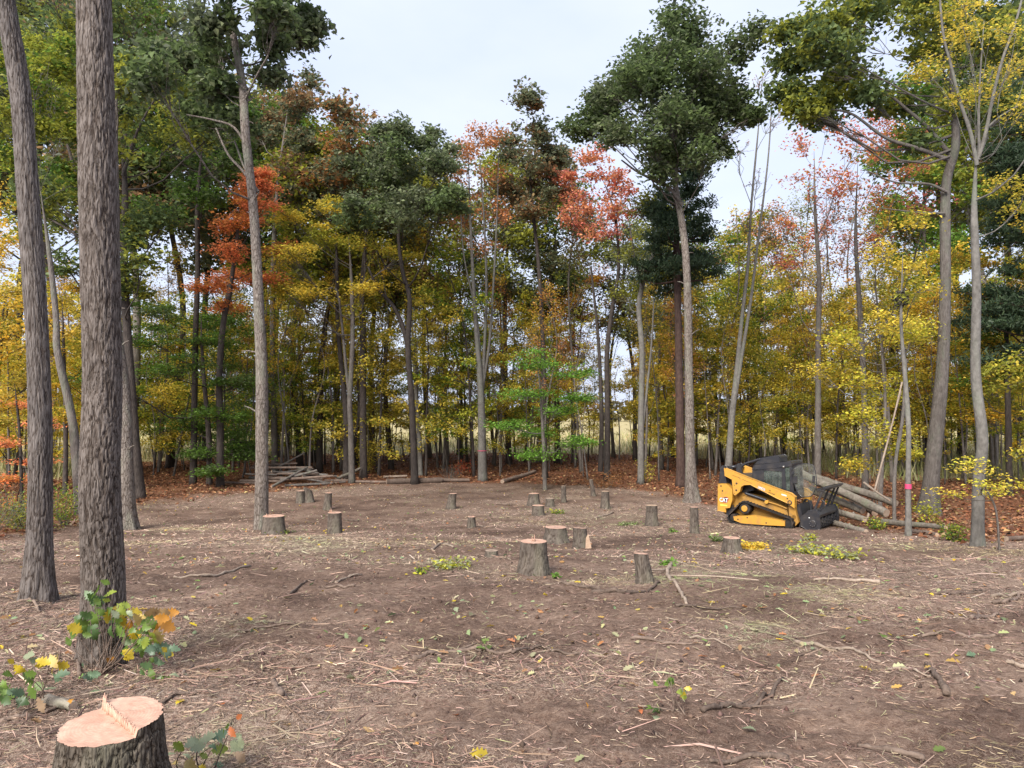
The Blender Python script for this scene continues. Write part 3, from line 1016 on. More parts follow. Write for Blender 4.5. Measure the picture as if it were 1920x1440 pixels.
# ---- tall slender trunk left of centre
hero('tall_oak_tree', 'tall slender grey trunk standing alone beside a fresh stump, sparse oak leaves above', [(490, 992), (492, 850), (492, 700), (487, 560), (477, 400), (468, 260), (455, 160), (440, 60), (422, -30), (400, -160)], [26, 23, 21, 19, 17, 16, 15, 13, 11, 7], 'bark_pale',
     [(540, 30, 34), (505, 70, 30), (550, 85, 24), (480, 20, 42), (420, 85, 36), (360, 40, 50), (450, -70, 70), (540, -60, 60), (380, -90, 70), (330, 110, 34), (395, 165, 34), (500, 130, 22, .6), (430, 215, 28, .7), (560, 10, 30), (330, 170, 40), (380, 230, 40, .8)],
     'oakgreen', 'greygreen', 900, 0.16, sides=36, rings=160, relief=(0.05, 0.16, 0.008), flare=(0.3, 0.35), seed=8, up=0.35, limbs=[([(484, 360), (455, 320), (428, 290), (405, 240)], 9, 4), ([(470, 290), (440, 240), (400, 225), (350, 215)], 8, 3)])
# ---- tall green tree right of centre
hero('tall_green_tree', 'tallest tree with pale trunk and domed dark green crown, behind the machine', [(1298, 941), (1294, 850), (1292, 700), (1286, 520), (1280, 420), (1268, 340), (1264, 230), (1262, 130), (1258, 40)], [27, 18, 15.5, 14, 13, 11, 8, 5, 3], 'bark_pale',
     [(1265, 42, 46), (1225, 68, 46), (1305, 62, 46), (1190, 115, 50), (1250, 115, 62), (1318, 120, 56), (1370, 110, 38), (1388, 150, 28), (1205, 175, 56), (1150, 175, 40), (1282, 190, 60), (1345, 185, 48), (1118, 205, 36), (1165, 232, 42), (1096, 236, 28), (1235, 245, 50), (1310, 255, 42), (1385, 205, 26), (1410, 225, 18), (1340, 262, 36, .8), (1200, 290, 34, .6), (1270, 300, 32, .6), (1140, 270, 30, .6), (1345, 85, 36), (1232, 150, 50), (1300, 165, 50), (1262, 215, 50), (1180, 205, 44), (1325, 225, 44), (1250, 285, 40), (1300, 330, 30, .6), (1235, 345, 28, .5), (1160, 140, 36)],
     'oakgreen', 'greygreen', 1000, 0.16, sides=40, rings=170, relief=(0.07, 0.2, 0.010), flare=(0.4, 0.5), seed=9, up=0.55, sig=0.2, vflat=0.78,
     limbs=[([(1280, 385), (1255, 352), (1228, 338), (1195, 322), (1165, 300)], 11, 4), ([(1272, 330), (1240, 290), (1200, 250), (1170, 230)], 9, 3), ([(1268, 300), (1300, 275), (1345, 268), (1380, 240)], 8, 3), ([(1264, 240), (1290, 180), (1330, 130)], 8, 3), ([(1264, 230), (1230, 160), (1205, 120)], 8, 3)])
# ---- big right-hand trees
hero('spreading_oak_tree', 'stout dark leaning trunk with long spreading limbs, beside the log pile', [(1740, 958), (1748, 880), (1760, 780), (1769, 680), (1775, 520), (1781, 350), (1786, 270), (1780, 160), (1772, 40)], [33, 27, 25, 22, 19, 17, 15, 9, 5], 'bark_mid',
     [(1560, 45, 52), (1505, 92, 42), (1620, 30, 60), (1700, 10, 70), (1785, -10, 70), (1545, 130, 52), (1612, 110, 54), (1690, 95, 52, .8), (1492, 155, 34), (1560, 195, 40), (1625, 185, 36, .7), (1512, 212, 28, .8), (1850, 20, 60), (1760, 80, 50, .8), (1820, 110, 52), (1700, 175, 34, .6), (1885, 90, 54), (1800, 205, 42, .7), (1730, 262, 30, .5), (1640, -50, 80), (1750, -90, 90), (1870, -70, 90), (1480, 60, 26, .6), (1900, 200, 50)],
     'oakgreen', 'olive', 1000, 0.17, sides=48, rings=150, relief=(0.05, 0.22, 0.014), flare=(0.5, 0.5), seed=12, up=0.35, depth=24.5, sig=0.2, rise=0.28,
     limbs=[([(1782, 290), (1740, 240), (1700, 205), (1665, 178), (1610, 165)], 13, 4), ([(1780, 300), (1720, 278), (1660, 258), (1600, 215), (1560, 205)], 12, 4), ([(1776, 360), (1740, 345), (1680, 342), (1625, 320)], 8, 3), ([(1772, 400), (1720, 398), (1650, 390)], 7, 2)])
hero('beech_tree', 'smooth grey trunk with dark scars and forked limbs, closest to the log pile end', [(1833, 1022), (1837, 900), (1837, 820), (1832, 700), (1831, 540), (1833, 400), (1832, 300)], [22, 20, 19.5, 17, 15, 13, 12], 'bark_smooth',
     [(1850, 60, 46), (1892, 28, 44), (1832, 118, 40), (1895, 160, 36), (1915, 118, 36), (1792, 62, 34), (1872, 235, 34), (1912, 255, 36), (1815, 185, 26), (1760, 115, 28), (1880, 340, 26), (1905, 390, 30), (1800, 20, 40), (1850, -60, 60)],
     'yellow', 'olive', 300, 0.062, sides=44, rings=120, relief=(0.12, 0.3, 0.004), flare=(0.3, 0.3), seed=13, depth=15.7, up=0.8, sig=0.12, twig_r=0.005, per=10,
     limbs=[([(1832, 310), (1820, 250), (1800, 190), (1785, 130), (1768, 60), (1760, -40)], 11, 5), ([(1833, 300), (1848, 250), (1862, 180), (1880, 110), (1905, 40), (1925, -40)], 11, 5), ([(1836, 290), (1835, 220), (1838, 140), (1845, 40)], 8, 3), ([(1850, 240), (1880, 215), (1925, 190)], 6, 3)])

# ---- trees along the edge of the wood
EDGE = [
    dict(name='leaning_tree', label='leaning grey-brown trunk between the two near trunks', pts=[(152, 944), (140, 830), (128, 760), (112, 660), (100, 590), (92, 470), (80, 360)], w=[19.5, 15.8, 14.2, 12.8, 11.2, 9.0, 6.0], bark='bark_mid',
         clumps=[(90, 180, 50), (30, 170, 40), (130, 140, 44), (60, 240, 44), (130, 250, 40), (20, 300, 40, .7), (120, 330, 36, .7), (60, 100, 46)], c1='olive', c2='green', leaf_n=900, size=0.14, seed=21, depth=25),
    dict(name='dark_oak_tree', label='broad dark oak trunk under the canopy, just beside the pale half-hidden trunk', pts=[(263, 936), (254, 840), (247, 720), (240, 600), (235, 480), (228, 330), (230, 180)], w=[22.4, 18.2, 16.1, 14.7, 13.3, 10.5, 6.3], bark='bark_dark',
         clumps=[(50, 40, 80), (150, -10, 90), (260, 50, 76), (305, 140, 64), (250, 220, 70), (160, 120, 60), (40, 330, 50, .8), (290, 325, 56), (350, 250, 60), (25, 420, 54, .8), (330, 420, 54), (250, 420, 46), (200, -100, 100), (80, -80, 100), (300, -50, 90), (420, 240, 46, .8), (135, 410, 46, .7), (310, 510, 46), (120, 500, 36, .5), (240, 540, 44), (20, 120, 60)],
         c1='oakgreen', c2='olive', leaf_n=820, size=0.17, seed=22, limbs=[([(236, 520), (200, 440), (150, 350), (120, 250), (80, 170), (40, 110)], 13, 4), ([(238, 560), (190, 480), (110, 420), (20, 380)], 10, 3), ([(230, 330), (260, 240), (300, 170)], 10, 4)]),
    dict(name='slim_dark_tree', label='slim straight dark trunk rising behind the green understory', pts=[(362, 909), (364, 780), (366, 640), (371, 500), (377, 380), (380, 250)], w=[13.2, 11.2, 10.6, 9.2, 7.9, 5.3], bark='bark_dark',
         clumps=[(300, 110, 60), (395, 160, 50), (440, 225, 44), (350, 330, 46), (305, 270, 46), (430, 300, 40), (415, 395, 40, .8), (360, 215, 50), (300, 390, 40, .7)], c1='green', c2='oakgreen', leaf_n=900, size=0.17, seed=23),
    dict(name='red_maple_tree', label='maple with bright orange-red leaves behind the slender standing-alone trunk', pts=[(413, 900), (412, 800), (411, 700), (420, 610), (432, 540), (445, 450), (450, 380)], w=[14.4, 12.8, 12.0, 10.4, 8.8, 6.4, 4.0], bark='bark_dark',
         clumps=[(452, 362, 30), (432, 420, 36), (505, 365, 28), (402, 498, 34), (446, 480, 38), (470, 430, 34), (492, 520, 34), (412, 548, 28), (515, 405, 28), (380, 520, 24), (520, 470, 26, .7), (425, 575, 24, .7), (500, 345, 22)], c1='redorange', c2='orange', leaf_n=850, size=0.115, seed=24, up=1.0, flat=0.35, vflat=0.55, sig=0.22, depth=34),
    dict(name='mixed_oak_tree', label='domed tree with green and russet leaves directly behind the slender lone trunk', pts=[(516, 869), (513, 740), (511, 600), (515, 450), (530, 320), (540, 200)], w=[12.0, 11.2, 10.4, 8.8, 6.4, 3.2], bark='bark_mid',
         clumps=[(545, 165, 48), (508, 195, 44), (585, 215, 38), (540, 255, 52), (500, 300, 48), (590, 285, 34), (560, 335, 52), (478, 245, 36), (520, 400, 40, .7), (590, 370, 34)], c1='greygreen', c2='brown', leaf_n=900, size=0.2, depth=41, seed=25),
    dict(name='forked_tree', label='slender grey forked tree with yellow leaves beside the pole pile end', pts=[(660, 906), (658, 800), (657, 750), (660, 640), (658, 540), (652, 440)], w=[12.0, 10.4, 9.6, 8.8, 7.2, 4.0], bark='bark_mid',
         clumps=[(610, 455, 38), (668, 415, 38), (580, 500, 36), (640, 520, 36), (702, 480, 36), (560, 420, 32), (540, 480, 32), (742, 470, 32), (620, 395, 28), (690, 550, 30), (600, 560, 34), (540, 545, 30)], c1='yellow', c2='olive', leaf_n=800, size=0.115, seed=26, up=1.0, flat=0.3, vflat=0.45, sig=0.24, limbs=[([(658, 770), (650, 700), (640, 600), (628, 540), (590, 560)], 10, 3)]),
    dict(name='twin_dark_tree', label='dark trunk immediately behind the slender forked yellow tree', pts=[(649, 882), (648, 780), (640, 690), (632, 600), (633, 520), (628, 400)], w=[12.4, 10.5, 9.3, 8.1, 6.8, 3.7], bark='bark_dark',
         clumps=[(645, 215, 34), (650, 275, 48), (618, 330, 46), (605, 385, 44), (660, 360, 44), (590, 300, 34)], c1='greygreen', c2='rust', leaf_n=900, size=0.19, depth=38, seed=27),
    dict(name='dark_maple_tree', label='dark straight trunk half hidden by the yellow shrub', pts=[(682, 876), (681, 760), (680, 640), (679, 540), (690, 420), (700, 320)], w=[14.0, 12.6, 11.2, 9.1, 6.3, 3.5], bark='bark_dark',
         clumps=[(700, 262, 44), (730, 300, 38), (690, 330, 48), (725, 360, 42), (670, 400, 40)], c1='greygreen', c2='oakgreen', leaf_n=950, size=0.19, depth=38, seed=28),
    dict(name='vee_oak_tree', label='dark oak forking into a wide V behind the fallen log', pts=[(778, 895), (775, 820), (771, 740), (765, 650), (768, 560), (754, 505), (748, 420), (770, 330)], w=[14.3, 12.2, 11.6, 10.9, 8.8, 7.5, 6.1, 3.4], bark='bark_dark',
         clumps=[(740, 245, 30), (790, 258, 40), (812, 290, 36), (760, 325, 50), (712, 390, 46), (800, 370, 46), (832, 335, 32), (690, 440, 40), (770, 425, 46), (850, 415, 34), (730, 330, 40)], c1='oakgreen', c2='greygreen', leaf_n=1000, size=0.18, depth=35.5, seed=29,
         limbs=[([(767, 660), (757, 618), (738, 575), (708, 540), (690, 500)], 14, 5)]),
    dict(name='multistem_tree', label='grey tree with many slim upright stems and a red ribbon, in front of the wood', pts=[(905, 900), (904, 840), (903, 780), (900, 700), (893, 620), (886, 500), (880, 380), (878, 290)], w=[17.6, 15.2, 14.4, 11.2, 8.0, 6.4, 4.8, 2.4], bark='bark_smooth',
         clumps=[(870, 262, 26), (900, 252, 26), (930, 270, 26), (880, 310, 34), (922, 330, 34), (858, 332, 28), (900, 390, 40), (860, 400, 32), (940, 400, 28), (905, 460, 36, .8)], c1='rust', c2='peach', leaf_n=330, size=0.13, seed=30, up=0.6, tw_every=1, twig_r=0.01,
         limbs=[([(903, 760), (908, 660), (912, 540), (908, 420), (900, 300)], 10, 3), ([(903, 740), (918, 640), (926, 520), (932, 400), (935, 290)], 8, 3), ([(901, 720), (895, 600), (870, 480), (862, 350)], 7, 2)]),
    dict(name='pole_tree', label='thin straight pale stem beside the dark V-forked oak', pts=[(789, 893), (786, 820), (780, 740), (775, 660), (772, 560)], w=[9, 8, 7, 6, 3], bark='bark_smooth', clumps=[(770, 600, 22, .6), (790, 640, 20, .6), (765, 540, 24, .6)], c1='olive', c2='yellow', leaf_n=380, size=0.1, seed=31, up=1, flat=.3),
    dict(name='grey_oak_tree', label='grey-green domed tree behind the bright green sapling', pts=[(1022, 868), (1020, 760), (1018, 640), (1010, 500), (998, 380), (990, 260)], w=[10.5, 9.8, 8.4, 7.0, 5.6, 2.8], bark='bark_dark',
         clumps=[(985, 215, 26), (1000, 250, 40), (958, 270, 32), (1032, 280, 32), (990, 318, 46), (960, 360, 36), (1032, 350, 38), (1000, 400, 40), (1040, 300, 24)], c1='greygreen', c2='brown', leaf_n=850, size=0.19, depth=39, seed=32),
    dict(name='peach_maple_tree', label='double-stemmed tree with peach and pink upper leaves, behind the tall thin posts', pts=[(1138, 882), (1139, 760), (1138, 660), (1148, 580), (1160, 500), (1150, 400), (1125, 320)], w=[12.4, 10.5, 9.3, 8.1, 6.2, 4.3, 2.5], bark='bark_dark',
         clumps=[(1105, 298, 30), (1132, 328, 40), (1082, 340, 36), (1160, 350, 30), (1110, 380, 46), (1150, 400, 36), (1070, 400, 36), (1058, 312, 22), (1130, 440, 36)], c1='peach', c2='pink', leaf_n=520, size=0.14, depth=36.5, seed=33, tw_every=1, twig_r=0.01, limbs=[([(1126, 884), (1128, 780), (1122, 640), (1108, 500)], 14, 5)]),
    dict(name='forked_grey_tree', label='tall grey fork-topped tree left of the tallest green tree', pts=[(1201, 888), (1202, 780), (1203, 660), (1200, 570), (1212, 510), (1228, 460), (1222, 380)], w=[12.3, 11.5, 10.7, 9.8, 8.2, 5.7, 3.3], bark='bark_smooth',
         clumps=[(1180, 470, 30), (1240, 440, 30), (1170, 540, 30), (1230, 520, 26), (1190, 400, 30)], c1='olive', c2='greygreen', leaf_n=450, size=0.13, depth=35.5, seed=34, limbs=[([(1205, 800), (1214, 720), (1222, 640), (1226, 560)], 8, 3), ([(1203, 540), (1190, 480), (1180, 420)], 7, 3)]),
    dict(name='bare_tree', label='tall leafless twin-stemmed leaning tree behind the machine cab', pts=[(1362, 868), (1372, 780), (1382, 700), (1392, 600), (1403, 500), (1412, 380), (1422, 240), (1428, 110)], w=[14.2, 11.2, 9.8, 7.5, 6.0, 4.5, 3.0, 1.5], bark='bark_smooth',
         clumps=[(1400, 420, 26), (1432, 330, 26), (1410, 260, 24), (1445, 230, 24), (1420, 160, 24), (1450, 400, 26)], leaf_n=120, size=0.05, depth=33.5, seed=35, tw_every=1, per=3, sig=0.02, rise=1.6, twig_r=0.012, limbs=[([(1376, 760), (1392, 660), (1408, 560), (1424, 430), (1440, 300), (1448, 180)], 11, 2.5)], c1='rust', c2='rust'),
    dict(name='sparse_maple_tree', label='straight dark tree with thin orange leaves behind the machine roof', pts=[(1532, 884), (1533, 780), (1534, 640), (1535, 520), (1528, 400), (1530, 280)], w=[12.8, 11.0, 10.2, 8.5, 6.0, 2.5], bark='bark_mid',
         clumps=[(1500, 262, 34), (1540, 245, 34), (1580, 300, 42), (1500, 340, 44), (1552, 380, 44), (1585, 400, 34), (1480, 400, 34), (1530, 450, 40), (1500, 480, 34)], c1='orange', c2='pink', leaf_n=230, size=0.13, depth=35, seed=36, tw_every=1, twig_r=0.011, per=9, rise=1.3),
    dict(name='pink_maple_tree', label='straight tree with thin pink and orange leaves behind the log pile', pts=[(1622, 902), (1622, 800), (1617, 680), (1608, 560), (1606, 440), (1612, 300)], w=[12.0, 11.2, 10.4, 8.8, 6.4, 2.4], bark='bark_mid',
         clumps=[(1612, 245, 40), (1650, 215, 38), (1685, 245, 38), (1620, 300, 36), (1690, 325, 36), (1640, 380, 40), (1590, 345, 30), (1670, 420, 36), (1620, 450, 40)], c1='pink', c2='orange', leaf_n=240, size=0.12, depth=33, seed=37, tw_every=1, twig_r=0.01, per=9, rise=1.3),
    dict(name='orange_maple_tree', label='small maple with a cap of orange leaves over the bright green sapling', pts=[(1076, 870), (1075, 760), (1074, 660), (1078, 580)], w=[9.8, 8.4, 7.0, 3.5], bark='bark_dark',
         clumps=[(1060, 520, 26), (1092, 528, 26), (1112, 520, 20), (1050, 580, 30), (1102, 590, 28), (1075, 640, 30), (1040, 550, 24)], c1='orange', c2='gold', leaf_n=650, size=0.15, seed=38, up=1, flat=.35, vflat=.5, sig=.25),
    dict(name='bright_sapling', label='bright green layered sapling in front of the dark wood, in the middle', pts=[(1022, 905), (1020, 850), (1016, 780), (1012, 720), (1008, 680)], w=[8, 7, 5, 4, 2], bark='bark_mid',
         clumps=[(995, 686, 46), (1062, 702, 40), (975, 742, 46), (1045, 772, 54), (1000, 812, 48), (1012, 852, 46), (955, 800, 34), (1075, 830, 30), (1085, 745, 30)], c1='brightgreen', c2='green', leaf_n=850, size=0.10, depth=33, seed=39, up=1.0, flat=.3, vflat=.34, sig=.25, rise=.15),
    dict(name='green_maple_tree', label='dark green leafy understory maple behind the pole pile', pts=[(393, 902), (392, 820), (386, 740), (380, 660), (376, 590)], w=[11, 10, 8, 6, 3], bark='bark_dark',
         clumps=[(300, 645, 52), (362, 700, 54), (425, 780, 52), (332, 800, 52), (440, 832, 44), (272, 720, 46), (382, 848, 44), (452, 858, 36), (300, 590, 46), (402, 640, 46), (460, 720, 36), (350, 600, 46), (420, 880, 26, .6)], c1='green', c2='oakgreen', leaf_n=1250, size=0.115, depth=34.5, seed=40, up=1.1, flat=.3, vflat=.4, sig=.24, rise=.2),
    dict(name='lime_sapling', label='yellow-green young tree leaning over the log pile', pts=[(1648, 918), (1655, 840), (1660, 760), (1655, 680), (1648, 600)], w=[8, 7, 6, 4, 2], bark='bark_mid', depth=25.5,
         clumps=[(1640, 620, 42), (1580, 690, 36), (1692, 640, 40), (1622, 720, 44), (1682, 738, 44), (1600, 780, 34), (1662, 818, 40), (1702, 850, 28), (1640, 872, 28, .7), (1745, 620, 38), (1560, 640, 26, .7), (1600, 650, 34)], c1='yellowgreen', c2='yellow', leaf_n=520, size=0.10, seed=41, up=.9, flat=.5, vflat=.6, sig=.2, rise=.4),
    dict(name='taped_sapling', label='thin grey stem marked with pink tape at the end of the log pile', pts=[(1703, 1004), (1703, 900), (1702, 800), (1698, 700), (1692, 600), (1686, 480)], w=[11, 9.5, 9, 8, 6, 3], bark='bark_smooth',
         clumps=[(1680, 560, 28, .7), (1710, 500, 28, .7), (1665, 480, 28, .7), (1695, 430, 26, .6)], c1='yellow', c2='olive', leaf_n=420, size=0.085, seed=42, up=.9, sig=.15),
    dict(name='yellow_spray_sapling', label='low sapling with sprays of yellow leaves around the smooth scarred trunk', pts=[(1874, 1012), (1868, 960), (1852, 920), (1840, 890)], w=[4, 3.5, 3, 2], bark='bark_mid', depth=14.6,
         clumps=[(1800, 880, 30), (1850, 905, 30), (1872, 930, 22), (1772, 900, 24), (1792, 928, 24), (1830, 870, 26)], c1='yellow', c2='yellowgreen', leaf_n=120, size=0.060, seed=43, up=1.2, flat=.2, vflat=.3, sig=.12, rise=.1, per=7),
    dict(name='gold_maple_tree', label='golden leafy tree behind the smooth grey scarred trunk', pts=[(1893, 930), (1892, 800), (1888, 660), (1885, 520)], w=[11.9, 10.5, 8.4, 4.9], bark='bark_dark',
         clumps=[(1890, 600, 46), (1850, 640, 40), (1910, 690, 44), (1860, 560, 40), (1905, 520, 50), (1850, 480, 46), (1900, 440, 54), (1850, 720, 36), (1905, 780, 36)], c1='gold', c2='green', leaf_n=800, size=0.12, seed=44, up=1, flat=.35, vflat=.5, sig=.22),
    dict(name='rusty_maple_tree', label='maple with mixed rust and yellow leaves behind the lone slender trunk, lower', pts=[(560, 872), (558, 780), (552, 700), (548, 620)], w=[10, 9, 8, 4], bark='bark_dark',
         clumps=[(540, 620, 34), (590, 660, 34), (520, 690, 30), (570, 720, 34), (530, 560, 34), (600, 600, 30)], c1='rust', c2='yellow', leaf_n=700, size=0.13, seed=45, up=1, flat=.3, vflat=.4, sig=.25),
    dict(name='red_sapling', label='small sapling with scarlet leaves behind the near leaning grey trunk', pts=[(42, 960), (40, 880), (34, 800), (28, 720)], w=[7, 6, 5, 3], bark='bark_dark', depth=23,
         clumps=[(40, 870, 26), (15, 900, 28), (60, 830, 24), (20, 800, 26), (45, 760, 24), (10, 950, 20)], c1='redorange', c2='orange', leaf_n=380, size=0.085, seed=46, up=1.2, flat=.2, vflat=.35, sig=.2, rise=.2),
    dict(name='orange_understory_tree', label='orange and yellow leafy tree between the two near trunks', pts=[(122, 930), (124, 800), (120, 680), (122, 560)], w=[9, 8, 6, 3], bark='bark_dark',
         clumps=[(130, 590, 34), (140, 650, 34), (115, 720, 30), (135, 780, 34), (140, 860, 28), (105, 660, 28), (140, 540, 26)], c1='gold', c2='olive', leaf_n=600, size=0.105, seed=47, up=1.1, flat=.3, vflat=.4, sig=.22),
    dict(name='yellow_edge_tree', label='pale yellow leafy tree at the far left edge', pts=[(-15, 925), (-12, 800), (-5, 680), (10, 540)], w=[12, 10, 8, 4], bark='bark_dark',
         clumps=[(10, 560, 44), (50, 620, 40), (10, 680, 44), (55, 720, 36), (-30, 620, 44), (20, 790, 36), (60, 560, 30), (-20, 500, 44)], c1='paleyellow', c2='olive', leaf_n=750, size=0.11, seed=48, up=1.1, flat=.3, vflat=.45, sig=.22),
    dict(name='leaning_dark_tree', label='short leaning dark trunk behind the end of the pole pile', pts=[(589, 868), (580, 820), (572, 785), (566, 740), (562, 640), (570, 520)], w=[13, 10, 9, 8, 7, 3], bark='bark_dark',
         clumps=[(560, 520, 30), (590, 470, 30), (540, 590, 28)], c1='olive', c2='yellow', leaf_n=600, size=0.13, seed=49, up=1, flat=.35, vflat=.5, sig=.24),
]
for e in EDGE:
    e = dict(e)
    kw = {k: e[k] for k in e if k not in ('name', 'label', 'pts', 'w', 'bark', 'clumps')}
    r, P, R = hero(e['name'], e['label'], e['pts'], e['w'], e['bark'], e['clumps'], **kw)
    if e['name'] in ('taped_sapling', 'multistem_tree'):
        py = 912 if e['name'] == 'taped_sapling' else 845
        Y = r.location[1]
        zc = at(e['pts'][0][0], py, Y)[2] - r.location[2]
        hh = (9 if e['name'] == 'taped_sapling' else 0.9) * mpp(Y) / 2
        zz = np.linspace(zc - hh, zc + hh, 4)
        Pt = np.stack((np.interp(zz, P[:, 2], P[:, 0]), np.interp(zz, P[:, 2], P[:, 1]), zz), 1)
        mobj('tape' if py == 912 else 'ribbon', make_mesh('tape', *tube(Pt, np.interp(zz, P[:, 2], R) * 1.12 + 0.006, 16, False)[:2]), M['pink'], r)


# ---- pines
def pine(name, label, px, py, top_py, w, z0, rmax, seed, depth=None):
    rng = np.random.default_rng(seed)
    Y = gy(py) if depth is None else depth
    b = at(px, py, Y); b[2] = float(gz(b[0], b[1]))
    H = at(px, top_py, Y)[2] - b[2]
    P = smooth_path([(0, 0, -0.1), (rng.normal(0, .1), 0, H * .4), (rng.normal(0, .12), 0, H * .75), (0, 0, H)], 60)
    R = np.interp(np.linspace(0, 1, 60), [0, .7, 1], [w * .5 * mpp(Y), w * .33 * mpp(Y), 0.02])
    mb = MB(); pts = []
    z = z0 * H
    while z < H * 0.99:
        f = (z - z0 * H) / (H * (1 - z0))
        L = rmax * (1 - 0.75 * f ** 1.4) * (0.75 + 0.5 * rng.random())
        for k in range(rng.integers(3, 6)):
            a = rng.random() * 2 * PI
            c0 = np.array((np.interp(z, P[:, 2], P[:, 0]), 0, z))
            tip = c0 + np.array((math.cos(a) * L, math.sin(a) * L, L * rng.normal(0.12, 0.12)))
            Pl = limb(mb, c0, tip, 0.03 + 0.012 * L, 0.008, rng, 4, 0.06, 6)
            n = int(36 * L) + 16
            t = 0.35 + 0.65 * rng.random(n)
            q = c0 + (tip - c0) * t[:, None]
            side = np.array((-math.sin(a), math.cos(a), 0))
            q = q + side * rng.normal(0, 0.30 * L * 0.5, (n, 1)) + rng.normal(0, 0.10, (n, 3)) + np.array((0, 0, 0.06))
            # needle tufts
            tuft = np.repeat(q, 5, 0) + rng.normal(0, 0.07, (n * 5, 3))
            pts.append(tuft)
        z += 0.32 + 0.25 * rng.random()
    root = empty(name, b, label, 'tree')
    mobj('trunk', trunk_mesh('trunk', P, R, 20, 0.06, 0.2, 0.012, seed, (0.4, 0.4), 5, mb), M['bark_pine'], root)
    C = np.concatenate(pts)
    n = len(C)
    d = rng.normal(0, 1, (n, 3)); d[:, 2] += 0.5; d /= np.linalg.norm(d, axis=1, keepdims=True)
    s = np.cross(d, rng.normal(0, 1, (n, 3))); s /= np.linalg.norm(s, axis=1, keepdims=True)
    L = 0.13 + 0.08 * rng.random((n, 1))
    V = np.stack((C - s * 0.016, C + s * 0.016, C + d * L + s * 0.028, C + d * L - s * 0.028), 1).reshape(-1, 3)
    me = make_mesh('crown', V, np.arange(n * 4).reshape(-1, 4), smooth=False)
    face_attr(me, 'mixv', 0.3 + 0.4 * rng.random(n)); face_attr(me, 'rnd', rng.random(n))
    mobj('crown', me, M['leaf'], root, color=C_['pine'], alt=(0.09, 0.13, 0.075))


pine('pine_tree', 'dark pine with reddish trunk directly behind the tallest green tree', 1277, 912, 250, 17, 0.58, 2.3, 61)
pine('pine_tree', 'dark green pine at the far right edge', 1985, 945, 120, 26, 0.30, 3.3, 62, depth=30)

# ---- squirrel nest high in the taped stem's neighbour
_rng = np.random.default_rng(70)
_c = at(1690, 560, gy(1004) + 0.05)
_n = 420
_d = _rng.normal(0, 1, (_n, 3)); _d /= np.linalg.norm(_d, axis=1, keepdims=True)
_V, _Q = leaf_quads(_d * (0.10 + 0.10 * _rng.random((_n, 1))) * np.array((1, 1, 1.15)), np.full(_n, 0.10), 0.0, 0.5, _rng)
_me = make_mesh('squirrel_nest', _V, _Q, smooth=False)
tag(mobj('squirrel_nest', _me, M['nest'], loc=_c), 'dark ball of leaves and twigs lodged in the pink-taped stem', 'nest')


